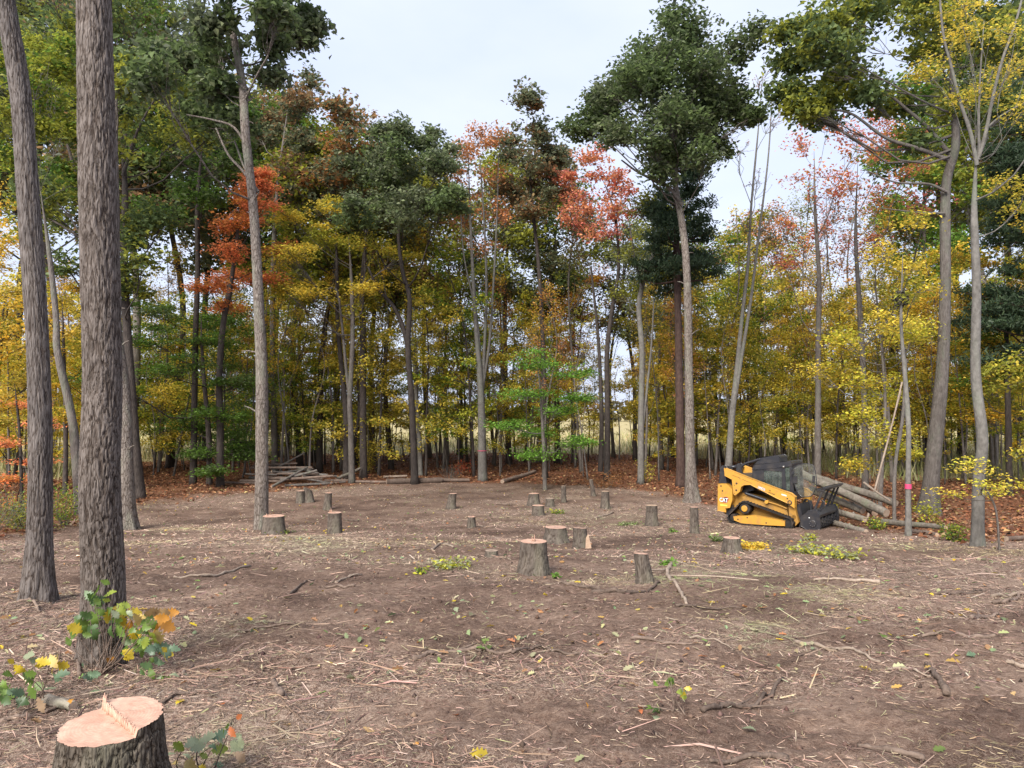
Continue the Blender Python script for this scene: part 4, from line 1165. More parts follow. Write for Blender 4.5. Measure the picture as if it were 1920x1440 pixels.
# ---- archetypes for the depth of the wood
def archetype(kind, seed):
    rng = np.random.default_rng(seed)
    mb = MB(); pts = []; mv = []
    if kind == 'layered':
        H = 8.5 + 2.5 * rng.random(); r0 = 0.055 + 0.03 * rng.random()
        P = smooth_path([(0, 0, -0.15), (rng.normal(0, .15), rng.normal(0, .15), H * .35), (rng.normal(0, .3), rng.normal(0, .3), H * .7), (rng.normal(0, .4), rng.normal(0, .4), H)], 22)
        R = np.linspace(r0, 0.012, 22)
        for k in range(36):
            t = 0.14 + 0.85 * (k + rng.random()) / 36
            c0 = np.array([np.interp(t * H, P[:, 2], P[:, q]) for q in range(3)]); c0[2] = t * H
            L = (0.45 + 2.1 * math.sin(PI * min(1.0, 0.12 + t * 0.86)) ** 0.8) * (0.25 + 0.95 * rng.random())
            a = rng.random() * 2 * PI
            tip = c0 + np.array((math.cos(a) * L, math.sin(a) * L, L * rng.normal(0.42, 0.36)))
            Pl = limb(mb, c0, tip, 0.008 + 0.006 * L * (1 - t) + 0.003, 0.004, rng, 4, -0.06, 6)
            n = int(112 * L)
            s = 0.25 + 0.75 * rng.random(n) ** 0.8
            q = np.stack([np.interp(s, np.linspace(0, 1, 6), Pl[:, j]) for j in range(3)], 1)
            side = np.array((-math.sin(a), math.cos(a), 0))
            q += side * (rng.normal(0, 0.30, n) * (1.15 - s) * L)[:, None] + rng.normal(0, 1, (n, 3)) * np.array((.14, .14, .12))
            pts.append(q); mv.append(np.clip(0.45 * rng.random() + 0.7 * rng.random(n), 0, 1))
        size, up = 0.135, 0.55
    elif kind == 'tall':
        H = 15 + 4 * rng.random(); r0 = 0.14 + 0.06 * rng.random()
        P = smooth_path([(0, 0, -0.15), (rng.normal(0, .2), rng.normal(0, .2), H * .35), (rng.normal(0, .4), rng.normal(0, .4), H * .7), (rng.normal(0, .5), rng.normal(0, .5), H * .96)], 26)
        R = np.linspace(r0, 0.03, 26)
        cl = []
        for k in range(13):
            t = 0.50 + 0.48 * (k + rng.random()) / 13
            a = k * 2.4; L = (0.6 + 1.9 * math.sin(PI * min(1, (t - 0.42) / 0.6)) ** 0.8) * (0.5 + 0.6 * rng.random())
            rr = 1.0 + 0.7 * rng.random()
            cl.append((np.array((math.cos(a) * L, math.sin(a) * L, t * H)), np.array((rr, rr, rr * .8)), 1.0, None))
        C, m_ = grow(mb, P, R, cl, rng, 620, 0.18, 0.5, 0.62, 0.2, 0.6, 9, 0.009, 0.7, 2)
        pts, mv, size, up = [C], [m_], 0.22, 0.5
    elif kind == 'sparse':
        H = 12 + 4 * rng.random(); r0 = 0.08 + 0.04 * rng.random()
        P = smooth_path([(0, 0, -0.15), (rng.normal(0, .2), rng.normal(0, .2), H * .35), (rng.normal(0, .4), rng.normal(0, .4), H * .7), (rng.normal(0, .5), rng.normal(0, .5), H)], 24)
        R = np.linspace(r0, 0.012, 24)
        cl = []
        for k in range(15):
            t = 0.45 + 0.54 * (k + rng.random()) / 15
            a = k * 2.4; L = (0.4 + 1.2 * (1 - t)) * (0.6 + 0.7 * rng.random())
            rr = 0.5 + 0.45 * rng.random()
            cl.append((np.array((math.cos(a) * L, math.sin(a) * L, t * H)), np.array((rr, rr, rr * 1.1)), 1.0, None))
        C, m_ = grow(mb, P, R, cl, rng, 150, 0.12, 0.6, 0.62, 0.16, 0.6, 8, 0.009, 1.5, 1)
        pts, mv, size, up = [C], [m_], 0.125, 0.6
    else:   # pole: thin stem with a few leaves
        H = 7 + 3.5 * rng.random(); r0 = 0.028 + 0.03 * rng.random()
        P = smooth_path([(0, 0, -0.1), (rng.normal(0, .18), rng.normal(0, .18), H * .35), (rng.normal(0, .35), rng.normal(0, .35), H * .7), (rng.normal(0, .5), rng.normal(0, .5), H)], 18)
        R = np.linspace(r0, 0.008, 18)
        for k in range(20):
            t = 0.25 + 0.74 * (k + rng.random()) / 20
            c0 = np.array([np.interp(t * H, P[:, 2], P[:, q]) for q in range(3)]); c0[2] = t * H
            L = 0.35 + 0.9 * rng.random() * (1.2 - t); a = rng.random() * 2 * PI
            tip = c0 + np.array((math.cos(a) * L, math.sin(a) * L, L * rng.normal(0.45, 0.2)))
            limb(mb, c0, tip, 0.008, 0.003, rng, 3, 0.0, 4)
            n = 34
            q = c0 + (tip - c0) * (0.3 + 0.7 * rng.random((n, 1))) + rng.normal(0, 1, (n, 3)) * np.array((.13, .13, .06))
            pts.append(q); mv.append(rng.random(n))
        size, up = 0.11, 1.2
    C = np.concatenate(pts)
    mt = trunk_mesh('trunk', P, R, 9, 0.06, 0.3, 0.004, seed, (0.2, 0.35), 4, mb)
    mc = crown_mesh('crown', C, np.concatenate(mv), size, up, 0.62, rng)
    mc.materials.append(M['leaf'])
    return mt, mc, H


ARCH = {k: [archetype(k, s0 + i) for i in range(n)] for k, s0, n in (('layered', 100, 7), ('tall', 200, 5), ('sparse', 300, 4), ('pole', 400, 6))}
for k, lst in ARCH.items():
    for i, (mt, mc, H) in enumerate(lst):
        mt.materials.append(M['bark_dark'] if (k in ('layered', 'tall') and i % 3) else M['bark_mid'])

REGION = [   # photo columns, colours of the understory there
    (-400, 110, ['paleyellow', 'gold', 'olive', 'yellowgreen'], [4, 2, 3, 2]), (110, 220, ['gold', 'yellow', 'olive'], [2, 2, 3]),
    (220, 490, ['green', 'olive', 'yellow', 'oakgreen'], [5, 3, 1.5, 2]), (490, 640, ['yellow', 'olive', 'rust', 'green'], [4, 3, 1.2, 1.5]),
    (640, 860, ['yellow', 'olive', 'yellowgreen', 'green'], [5, 2.5, 3, 2]), (860, 1120, ['yellow', 'olive', 'yellowgreen', 'green'], [4, 2.5, 3, 3]),
    (1120, 1450, ['gold', 'yellow', 'olive', 'green'], [2.5, 5, 3, 3]), (1450, 1600, ['gold', 'yellow', 'olive', 'yellowgreen'], [2, 4, 3, 3]),
    (1600, 2400, ['yellowgreen', 'gold', 'olive', 'green', 'yellow'], [3, 2, 3, 3, 3])]


def region_col(px, rng):
    for a, b, cs, ws in REGION:
        if a <= px < b:
            w = np.array(ws, float); return cs[rng.choice(len(cs), p=w / w.sum())]
    return 'olive'


WORDS = {'paleyellow': 'pale yellow', 'gold': 'golden', 'orange': 'orange', 'olive': 'olive green', 'green': 'green', 'yellow': 'yellow', 'oakgreen': 'dark green', 'rust': 'rust-brown',
         'yellowgreen': 'yellow-green', 'peach': 'peach', 'greygreen': 'grey-green', 'brown': 'brown', 'bronze': 'bronze'}
ZONES = [(-9999, 110, 'at the far left edge'), (110, 220, 'between the two near trunks'), (220, 350, 'past the thick near trunk'), (350, 500, 'behind the lone slender trunk'), (500, 640, 'behind the stacked poles'),
         (640, 800, 'behind the yellow shrub'), (800, 930, 'behind the fallen log'), (930, 1100, 'behind the bright green sapling'), (1100, 1240, 'behind the post stumps'), (1240, 1340, 'around the tallest tree'),
         (1340, 1480, 'behind the yellow machine'), (1480, 1640, 'behind the log pile'), (1640, 1780, 'behind the pink-taped stem'), (1780, 1860, 'around the smooth scarred trunk'), (1860, 9999, 'at the far right edge')]
KINDNAME = {'layered': ('understory_tree', 'understory trees'), 'tall': ('canopy_tree', 'canopy trees'), 'sparse': ('thin_crowned_tree', 'thin-crowned trees'), 'pole': ('pole_sapling', 'slender saplings')}
BG = []


def put(kind, idx, px, Y, c1, c2, scale, rz, tilt=(0, 0)):
    mt, mc, H = ARCH[kind][idx]
    x = (px - 960) / FPX * Y
    name = KINDNAME[kind][0]
    root = empty(name, (x, Y, float(gz(x, Y))), None, 'tree')
    root.rotation_euler = (tilt[0], tilt[1], rz)
    root.scale = (scale, scale, scale * 1.0)
    for nm, me in (('trunk', mt), ('crown', mc)):
        o = bpy.data.objects.new(nm, me)
        o.color = (*C_[c1], 1); o['leaf_alt'] = [float(v) for v in C_[c2]]
        link(o, root)
    BG.append((root, kind, c1, px))


rng_b = np.random.default_rng(2024)
occupied = []


def spot(y0, y1, px0=-120, px1=2040, mind=1.3):
    for _ in range(200):
        px = px0 + (px1 - px0) * rng_b.random(); Y = y0 + (y1 - y0) * rng_b.random()
        t = (px - 960) / FPX
        if Y < np.interp(t, _tbx, _tby) + 3.0:
            continue
        x = t * Y
        if all((x - a) ** 2 + (Y - b) ** 2 > mind ** 2 for a, b in occupied[-260:]):
            occupied.append((x, Y)); return px, Y
    return px, Y


ALT = {'yellow': 'olive', 'gold': 'yellowgreen', 'olive': 'yellow', 'green': 'yellowgreen', 'paleyellow': 'gold', 'orange': 'gold', 'rust': 'olive', 'yellowgreen': 'yellow', 'peach': 'gold', 'oakgreen': 'green', 'greygreen': 'brown'}
for i in range(116):
    px, Y = spot(42, 64) if i > 22 else spot(38, 44)
    c = region_col(px, rng_b)
    put('layered', int(rng_b.integers(7)), px, Y, c, ALT[c], 0.72 + 0.65 * rng_b.random(), rng_b.random() * 6.28, rng_b.normal(0, 0.06, 2))
for px, Y in ((-60, 30), (-140, 34), (30, 38), (160, 36), (300, 42), (450, 46), (2010, 27), (1960, 34), (1860, 40), (1770, 44), (1690, 40), (1600, 46)):
    c = region_col(px, rng_b)
    put('layered', int(rng_b.integers(7)), px, Y, c, ALT[c], 0.95 + 0.35 * rng_b.random(), rng_b.random() * 6.28)
SKY_ROWS = [(-150, -150), (-60, -80), (20, -100), (100, -40), (180, -60), (250, -40), (320, 20), (390, 80), (440, 150), (480, 170), (520, 190), (565, 170), (600, 215), (640, 215), (665, 240), (700, 255), (735, 275), (775, 270), (805, 280), (840, 320),
            (865, 330), (925, 330), (955, 260), (1010, 260), (1045, 320), (1090, 350), (1150, 360), (1190, 400), (1240, 380), (1350, 420), (1420, 400), (1470, 360), (1510, 330), (1570, 330), (1620, 320), (1680, 330), (1740, 200), (1800, 60), (1860, 40), (1910, 0), (1960, -50), (2040, -80)]
for i, (px, tpy) in enumerate(SKY_ROWS):
    Y = 41 + 15 * rng_b.random()
    c = ['oakgreen', 'greygreen', 'green', 'greygreen', 'olive'][int(rng_b.integers(5))]
    if 840 <= px <= 930 or 1060 <= px <= 1160: c = ['peach', 'olive'][i % 2]
    if 1400 <= px <= 1690: c = ['gold', 'rust', 'olive', 'peach'][int(rng_b.integers(4))]
    idx = i % 5
    Hh = at(px, tpy, Y)[2] - float(gz(0, Y))
    kind = 'sparse' if 1430 <= px <= 1690 or 840 <= px <= 930 or 1060 <= px <= 1160 else 'tall'
    idx = i % len(ARCH[kind])
    put(kind, idx, px, Y, c, ['olive', 'brown', 'greygreen', 'bronze'][i % 4], Hh / (ARCH[kind][idx][2] + 0.6), rng_b.random() * 6.28)
for i in range(60):
    px, Y = spot(36, 52)
    c = ['peach', 'rust', 'gold', 'olive', 'yellow'][int(rng_b.integers(5))]
    put('sparse', int(rng_b.integers(4)), px, Y, c, 'gold', 0.65 + 0.35 * rng_b.random(), rng_b.random() * 6.28, rng_b.normal(0, 0.03, 2))
for i in range(150):
    px, Y = spot(34, 62, mind=0.7)
    c = region_col(px, rng_b)
    put('pole', int(rng_b.integers(6)), px, Y, c, ALT[c], 0.7 + 0.55 * rng_b.random(), rng_b.random() * 6.28, rng_b.normal(0, 0.05, 2))

# a label for each by kind, leaf colour, what it stands behind and its order there
ORD = ['first', 'second', 'third', 'fourth', 'fifth', 'sixth', 'seventh', 'eighth', 'ninth', 'tenth', 'eleventh', 'twelfth', 'thirteenth', 'fourteenth', 'fifteenth', 'sixteenth', 'seventeenth', 'eighteenth', 'nineteenth', 'twentieth']
_by = {}
for root, kind, c1, px in BG:
    zn = next(z for a, b, z in ZONES if a <= px < b)
    _by.setdefault((kind, c1, zn), []).append((px, root))
for (kind, c1, zn), lst in _by.items():
    lst.sort(key=lambda q: q[0])
    for k, (_px, root) in enumerate(lst):
        if len(lst) == 1:
            sing = KINDNAME[kind][1][:-1]
            root['label'] = f"{WORDS[c1]} {sing} {zn}" if kind != 'pole' else f"slender sapling with few {WORDS[c1]} leaves {zn}"
        else:
            root['label'] = f"{ORD[k]} from left of {WORDS[c1]} {KINDNAME[kind][1]} {zn}"
        root['group'] = KINDNAME[kind][1] + ' of the wood'

# ---- a far line of woods beyond the field
_rng = np.random.default_rng(90)
_n = 9000
_x = (_rng.random(_n) * 2 - 1) * 330; _y = 250 + 25 * _rng.random(_n)
_h = 3 + 7 * fbm(_x * 0.03, _y * 0, 4, 3)
_V, _Q = leaf_quads(np.stack((_x, _y, gz(_x, _y) + _h * _rng.random(_n) ** 0.7), 1), np.full(_n, 2.2), 0.3, 0.7, _rng)
_me = make_mesh('distant_woods', _V, _Q, smooth=False)
face_attr(_me, 'mixv', fbm(_x * 0.05, _y * 0.0, 3, 9)); face_attr(_me, 'rnd', _rng.random(_n))
tag(mobj('distant_woods', _me, M['leaf'], color=(0.07, 0.09, 0.05), alt=(0.20, 0.13, 0.06)), 'distant line of woods on the far side of the field', 'woods', kind='stuff')


# ================================================================== SHRUBS, WEEDS AND BRUSH
def shrub(name, label, px, py, Y, w, h, c1, c2, n, size, seed, up=0.8, stems=9, cat='shrub', bark='bark_mid'):
    rng = np.random.default_rng(seed)
    b = at(px, py, Y); b[2] = float(gz(b[0], b[1]))
    root = empty(name, b, label, cat)
    mb = MB(); pts = []
    for k in range(stems):
        a = rng.random() * 2 * PI; L = h * (0.55 + 0.5 * rng.random()); sp = w * 0.5 * rng.random() ** 0.6
        tip = np.array((math.cos(a) * sp, math.sin(a) * sp * 0.8, L))
        p0 = np.array((rng.normal(0, .05), rng.normal(0, .05), -0.05))
        P = limb(mb, p0, tip, 0.010, 0.003, rng, 4, 0.05, 7)
        m = int(n / stems)
        s = 0.25 + 0.75 * rng.random(m)
        q = np.stack([np.interp(s, np.linspace(0, 1, 7), P[:, j]) for j in range(3)], 1) + rng.normal(0, 1, (m, 3)) * np.array((w * .11, w * .11, h * .06))
        q[:, 2] = np.maximum(q[:, 2], 0.03)
        pts.append(q)
    C = np.concatenate(pts)
    ms = mb.mesh('stem'); vert_attr(ms, 'ridge', np.ones(mb.n))
    mobj('stem', ms, M[bark], root)
    mobj('foliage', crown_mesh('foliage', C, rng.random(len(C)), size, up, 0.6, rng), M['leaf'], root, color=C_[c1], alt=C_[c2])
    return root


shrub('yellow_shrub', 'rounded yellow-leaved shrub beside the dark straight trunk at the pole pile end', 690, 872, 41, 1.5, 2.1, 'yellow', 'olive', 1500, 0.085, 501)
shrub('pale_shrub', 'low pale yellow-green shrub at the foot of the forked grey tree', 1208, 895, 36, 1.2, 1.3, 'yellowgreen', 'paleyellow', 420, 0.09, 502)
shrub('thicket_shrub', 'leafy green and yellow shrub at the foot of the stout leaning oak', 1735, 968, 22, 1.1, 0.8, 'olive', 'yellowgreen', 320, 0.09, 503)
shrub('thicket_shrub', 'low green shrub growing through the end of the log pile', 1640, 975, 20.2, 0.7, 0.35, 'green', 'yellowgreen', 220, 0.08, 504)
shrub('thicket_shrub', 'low tangle of green leaves at the tip of the long thin log', 1790, 1003, 17.3, 0.9, 0.45, 'olive', 'green', 380, 0.08, 505)
shrub('thicket_shrub', 'pale leafy shrub behind the top of the log pile', 1570, 905, 26, 1.3, 1.0, 'yellowgreen', 'olive', 420, 0.10, 506)
shrub('brush_shrub', 'olive brush and weeds behind the leaning grey near trunk', 40, 985, 19.5, 2.2, 1.1, 'olive', 'greygreen', 1500, 0.07, 507, up=0.2, stems=22)
shrub('brush_shrub', 'olive brush between the two near trunks', 120, 975, 21, 1.6, 1.3, 'olive', 'green', 1100, 0.07, 508, up=0.2, stems=18)
shrub('brush_shrub', 'dead grey brush at the far left edge of the clearing', -20, 1000, 17.8, 2.0, 1.2, 'greygreen', 'brown', 900, 0.06, 509, up=0.2, stems=24)
shrub('rusty_shrub', 'small rust-brown bush between the multi-stemmed grey tree and the fallen log', 865, 882, 40, 1.6, 0.9, 'rust', 'red', 500, 0.09, 510)
shrub('twig_shrub', 'bare twiggy brush pile at the end of the fallen log', 845, 897, 36.5, 1.8, 0.9, 'rust', 'brown', 60, 0.05, 511, stems=34)
shrub('rusty_shrub', 'low russet brush beside the bright green sapling', 1140, 905, 34, 1.8, 0.7, 'rust', 'brown', 600, 0.08, 512)


# ================================================================== STUMPS
def stump(label, px, py, top_py, wt, wb, seed, lean=0, tilt=(0.0, 0.0), step=None, splinter=None, fresh='cut', sides=40, rings=18, relief=(0.03, 0.10, 0.008), name='tree_stump', Y=None, face_rings=6, flare=None, bark='bark_stump'):
    rng = np.random.default_rng(seed)
    Y = gy(py) if Y is None else Y
    k = mpp(Y)
    b = at(px, py, Y); b[2] = float(gz(b[0], b[1])) - 0.03
    H = (py - top_py) * k - 0.35 * wt * k * 0.18 + 0.03
    H = max(H, 0.06)
    P = smooth_path([(0, 0, -0.08), (lean * k * .35, 0, H * .4), (lean * k, 0, H)], rings)
    rt, rb = wt * .5 * k, wb * .5 * k
    sN = np.linspace(0, 1, rings)
    R = rt + (rb - rt) * (1 - sN) ** 2.0
    off, ridge = bark_relief(P, R, sides, relief[0], relief[1], relief[2], seed, flare or (H * .35 + 0.05, 0.22), 5)
    sm = sum(np.roll(off, q, 1) for q in range(-4, 5)) / 9.0
    wr = sstep(0.80, 0.97, sN)[:, None]
    off = off * (1 - wr) + (0.35 * off + 0.65 * sm) * wr
    root = empty(name, b, label, 'stump', 'fresh stumps in the clearing')

    def top(x, y):
        z = H + tilt[0] * x + tilt[1] * y
        z = z + 0.004 * (vnoise(x * 40 + 3, y * 40, seed) - 0.5)
        if step:
            ax, hh, o = step
            s = x * math.cos(ax) + y * math.sin(ax) - o
            z = z + hh * sstep(-0.006, 0.006, s)
        return z
    a = np.arange(sides) * 2 * PI / sides
    V, Q, T = tube(P, R, sides, False, off)
    V = V.reshape(rings, sides, 3)
    c = P[-1]
    dz = top(V[-1, :, 0] - c[0], V[-1, :, 1] - c[1]) - V[-1, :, 2]
    wz = sstep(0.45, 1.0, sN)[:, None]
    V[:, :, 2] += wz * dz[None]
    ring = V[-1].copy()
    me = make_mesh('bark', V.reshape(-1, 3), Q)
    vert_attr(me, 'ridge', ridge.ravel())
    mobj('bark', me, M[bark], root)
    # cut face
    rho = np.linspace(0, 1, face_rings + 1)[1:]
    F = c[None, None] + (ring - c)[None] * rho[:, None, None] * np.array((1, 1, 0))
    F[..., 2] = top(F[..., 0] - c[0], F[..., 1] - c[1]) + 0.001
    F[-1, :, 2] = ring[:, 2] + 0.001
    FV = np.vstack((F.reshape(-1, 3), [(c[0], c[1], float(top(0, 0)) + 0.001)]))
    i = np.arange(face_rings - 1)[:, None] * sides; j = np.arange(sides)[None]; j2 = (j + 1) % sides
    FQ = np.stack((i + j, i + j2, i + sides + j2, i + sides + j), -1).reshape(-1, 4)
    jj = np.arange(sides)
    FT = np.stack((np.full(sides, len(FV) - 1), jj, (jj + 1) % sides), 1)
    FV = FV - c * np.array((1, 1, 0))
    mobj('cut_face', make_mesh('cut_face', FV, FQ, FT), M[fresh], root, loc=(c[0], c[1], 0))
    if splinter:
        for (sx, sy, sh, sw) in splinter:
            mb = MB()
            sh *= 0.62
            for q in range(4):
                p = np.array((c[0] + sx * rt + rng.normal(0, sw * .6), c[1] + sy * rt + rng.normal(0, sw * .3), H - 0.01))
                hh = sh * (0.4 + 0.6 * rng.random())
                tip = p + np.array((rng.normal(0, .15) * hh, rng.normal(0, .1) * hh, hh))
                mb.add(*tube(smooth_path([p, (p + tip) / 2 + rng.normal(0, .004, 3), tip], 4), np.array((1, .8, .5, .1)) * sw * .3, 5))
            mobj('splinter', mb.mesh('splinter'), M['cut'], root)
    return root, c, rt, b


# the large stump in front
M['bark_front'] = bark_mat('bark_stump_dark', (0.040, 0.032, 0.026), (0.175, 0.145, 0.112), 0.18, 70, 0.006, moss=(0.15, 0.14, 0.10), ridge=True, tint=False, crack=(45, 0.25))
_Y0 = 3.08


def _plane(px, py, z):
    d = ray(px, py); q = (z - CAMZ) / d[2]
    return np.array((d[0] * q, d[1] * q))


_zt = at(207, 1335, _Y0)[2]
_h1, _h2 = _plane(188, 1300, _zt + 0.012), _plane(254, 1354, _zt + 0.012)
_hu = (_h1 - _h2) / np.linalg.norm(_h1 - _h2)
_hn = np.array((-_hu[1], _hu[0])); _hn = _hn if _hn[0] > 0 else -_hn
HAX = math.atan2(_hn[1], _hn[0])
HOF = float((0.5 * (_h1 + _h2) - np.array((at(207, 1335, _Y0)[0], _Y0))) @ _hn)
_r, _c, _rt, _b0 = stump('large fresh-cut stump with stepped pinkish top in the foreground', 207, 1512, 1335, 180, 262, 900, tilt=(0.0, 0.0), step=(HAX, 0.030, HOF), sides=260, rings=110, relief=(0.017, 0.060, 0.017), bark='bark_front', Y=_Y0, face_rings=44, name='tree_stump', flare=(0.16, 0.30))
# hinge ridge of torn fibres across the cut
_rng = np.random.default_rng(901)
_mb = MB()
_H0 = float(at(205, 1335, _Y0)[2] - _b0[2])
_ax = math.atan2(_hu[1], _hu[0])
for _t in np.linspace(-0.88, 0.92, 190):
    _o = HOF + _rng.normal(0, .0025)
    _p = np.array((_c[0] + math.cos(HAX) * _o + math.cos(_ax) * _t * _rt, _c[1] + math.sin(HAX) * _o + math.sin(_ax) * _t * _rt, _c[2] - 0.004))
    _h = 0.034 + 0.006 * _rng.random() + 0.010 * max(0, _t) + (0.030 * _rng.random() if _t > 0.80 else 0)
    _tip = _p + np.array((_rng.normal(0.0, .002), _rng.normal(0, .002), _h))
    _mb.add(*tube(np.array((_p, (_p + _tip) / 2, _tip)), np.array((.005, .0045, .002)), 5))
mobj('splinter', _mb.mesh('splinter'), M['cut'], _r)

ST = [
    ('wide dark stump right beside the lone slender trunk, grass at its foot', 513, 1000, 964, 38, 46, dict(splinter=[(-.75, 0, .16, .05)])),
    ('upright barrel-shaped stump with a torn strip standing on top, near the lone slender trunk', 627, 1001, 960, 25, 27, dict(splinter=[(-.5, 0, .26, .03)])),
    ('short stump touching a slant-cut stump, in the back of the clearing', 563, 944, 921, 15, 18, {}),
    ('slant-cut stump with pale tilted face, touching a shorter stump', 579, 943, 919, 17, 22, dict(tilt=(-.35, -.5), lean=-2)),
    ('small stump with a torn tip just behind the barrel-shaped stump', 614, 957, 925, 13, 17, dict(lean=2, splinter=[(0, 0, .1, .04)])),
    ('small leaning stump alone at the back of the clearing, below the fallen log', 845, 954, 925, 14, 20, dict(lean=4)),
    ('small stump with a chipped top in bare dirt, in the middle of the clearing', 884, 989, 968, 15, 18, dict(splinter=[(.4, 0, .08, .05)])),
    ('very low stump among red-brown leaves', 922, 1044, 1032, 23, 28, dict(fresh='cut_old')),
    ('largest stump in the middle of the clearing, pale splinter sticking up', 1000, 1074, 1012, 48, 60, dict(splinter=[(.05, .1, .20, .035)], sides=72, rings=34, relief=(.035, .14, .014))),
    ('wide gnarled stump directly behind the largest middle stump', 1042, 1018, 986, 40, 60, dict(splinter=[(-.9, 0, .12, .05)], sides=56, rings=26)),
    ('stump beside the wide gnarled stump with a slab of bark at its foot', 1090, 1026, 988, 26, 34, dict(lean=-3, tilt=(-.06, -.1), sides=48, rings=24)),
    ('stump with ragged orange-brown top at the back of the clearing', 1001, 947, 923, 20, 27, dict(splinter=[(.2, 0, .08, .06)])),
    ('low round stump just in front of the ragged-topped stump', 1009, 966, 946, 22, 25, {}),
    ('small dark stump between the ragged-topped stump and the thin post', 1031, 949, 933, 16, 18, dict(fresh='cut_old')),
    ('thin tall dark post stump at the back of the clearing', 1057, 941, 910, 9, 9.5, dict(fresh='cut_old')),
    ('tall slim stump with a flat pale top, alone right of the middle', 1135, 952, 919, 15, 19, dict(fresh='cut_pale')),
    ('tall stump with flat pale top between the slim stump and the machine', 1222, 986, 947, 21, 25, dict(fresh='cut_pale', sides=48, rings=24)),
    ('tall narrow post stump closest to the rear of the machine', 1302, 997, 948, 15.5, 17, dict(sides=40, rings=24)),
    ('leaning stump with bright cut top nearest the large crossing branches', 1210, 1094, 1038, 27, 36, dict(lean=-8, tilt=(-.05, -.08), sides=64, rings=32, relief=(.025, .11, .009))),
    ('flared low stump in front of the machine, yellow leaves beside it', 1372, 1029, 999, 30, 46, dict(sides=56, rings=26)),
    ('short leaning dead stub among the russet leaves at the wood edge', 1113, 928, 897, 7, 10, dict(fresh='cut_old', lean=-5)),
]
for k, (lb, px, py, tp, wt, wb, kw) in enumerate(ST):
    stump(lb, px, py, tp, wt, wb, 910 + k, **kw)


# ================================================================== LOGS AND POLES
def log(label, a, b, r, seed, name='log', bark='bark_log', cut='cut_pale', group=None, sides=18, n=18, bow=0.02, knots=True, cat='log', taper=0.85):
    """a, b: world ends"""
    rng = np.random.default_rng(seed)
    a = np.asarray(a, float); b = np.asarray(b, float)
    m = (a + b) / 2; d = b - a; L = np.linalg.norm(d)
    root = empty(name, m, label, cat, group)
    side = np.cross(d / L, (0, 0, 1)); side /= np.linalg.norm(side) + 1e-9
    P = smooth_path([a - m, a - m + d * .33 + side * rng.normal(0, bow * L), a - m + d * .66 + side * rng.normal(0, bow * L), b - m], n)
    R = np.linspace(r, r * taper, n) * (1 + 0.05 * rng.normal(0, 1, n))
    off, ridge = bark_relief(P, R, sides, 0.05, 0.25, 0.006, seed)
    V, Q, T = tube(P, R, sides, False, off)
    mb = MB(); mb.add(V, Q); rv = [ridge.ravel()]
    if knots:
        for q in range(rng.integers(1, 4)):
            j = rng.integers(3, n - 3); dr = rng.normal(0, 1, 3); dr -= dr @ d / L * d / L; dr /= np.linalg.norm(dr)
            dr[2] = abs(dr[2])
            v, qq, tt = tube(np.array((P[j], P[j] + dr * (R[j] * 1.15 + 0.02))), np.array((R[j] * .4, R[j] * .25)), 7)
            mb.add(v, qq, tt); rv.append(np.ones(len(v)))
    me = mb.mesh('bark'); vert_attr(me, 'ridge', np.concatenate(rv))
    mobj('bark', me, M[bark], root)
    for e, rr, sg in ((0, V[:sides], -1), (n - 1, V[-sides:], 1)):
        cc = P[e] + sg * d / L * 0.003
        FV = np.vstack((rr + sg * d / L * 0.002, cc))
        jj = np.arange(sides)
        FT = np.stack((jj, (jj + 1) % sides, np.full(sides, sides)), 1)
        if sg < 0: FT = FT[:, ::-1]
        mobj('cut_face', make_mesh('cut_face', FV, None, FT, smooth=False), M[cut], root)
    return root


def on(px, py, Y, lift=0.0):
    return at(px, py, Y) + np.array((0, 0, lift))


def lg(px, Y, h):
    """a point over the ground: photo column, depth, height"""
    x = (px - 960) / FPX * Y
    return np.array((x, Y, float(gz(x, Y)) + h))


G1 = 'logs heaped beside the machine'
log('thick pale log lying highest on the heap, passing behind the clear panel', on(1484, 878, 24.6), on(1662, 962, 20.6), 0.14, 1001, group=G1, cut='cut_old', sides=26, n=26)
log('thick log with flaking bark behind the highest log', on(1530, 896, 25.4), on(1680, 944, 22.6), 0.14, 1002, group=G1, cut='cut_old', sides=24, n=24)
log('log half hidden behind the mulcher, under the highest log', on(1520, 918, 24.0), on(1618, 958, 21.8), 0.13, 1003, group=G1, cut='cut_old')
log('medium log sticking out just past the mulcher drum', on(1545, 953, 22.6), on(1622, 974, 20.9), 0.105, 1004, group=G1, cut='cut_old', sides=20)
log('lowest log on the ground just past the mulcher drum', on(1556, 979, 21.6), on(1624, 997, 19.6), 0.09, 1005, group=G1, cut='cut_old', sides=20)
log('long thin smooth pale log passing behind the pink-taped stem', on(1655, 978, 20.6), on(1774, 989, 18.8), 0.085, 1006, group=G1, sides=20, n=24, bow=0.01)
log('short dark log under the long thin pale log', on(1700, 995, 19.4), on(1757, 1003, 18.3), 0.07, 1007, bark='bark_stick', group=G1)
log('dark log end deep in the middle of the heap', on(1600, 938, 23.0), on(1640, 962, 21.6), 0.12, 1008, bark='bark_stick', group=G1)
log('thin broken limb leaning across the far end of the heap', on(1620, 905, 22.8), on(1668, 938, 21.6), 0.035, 1009, bark='bark_stick_pale', group=G1)

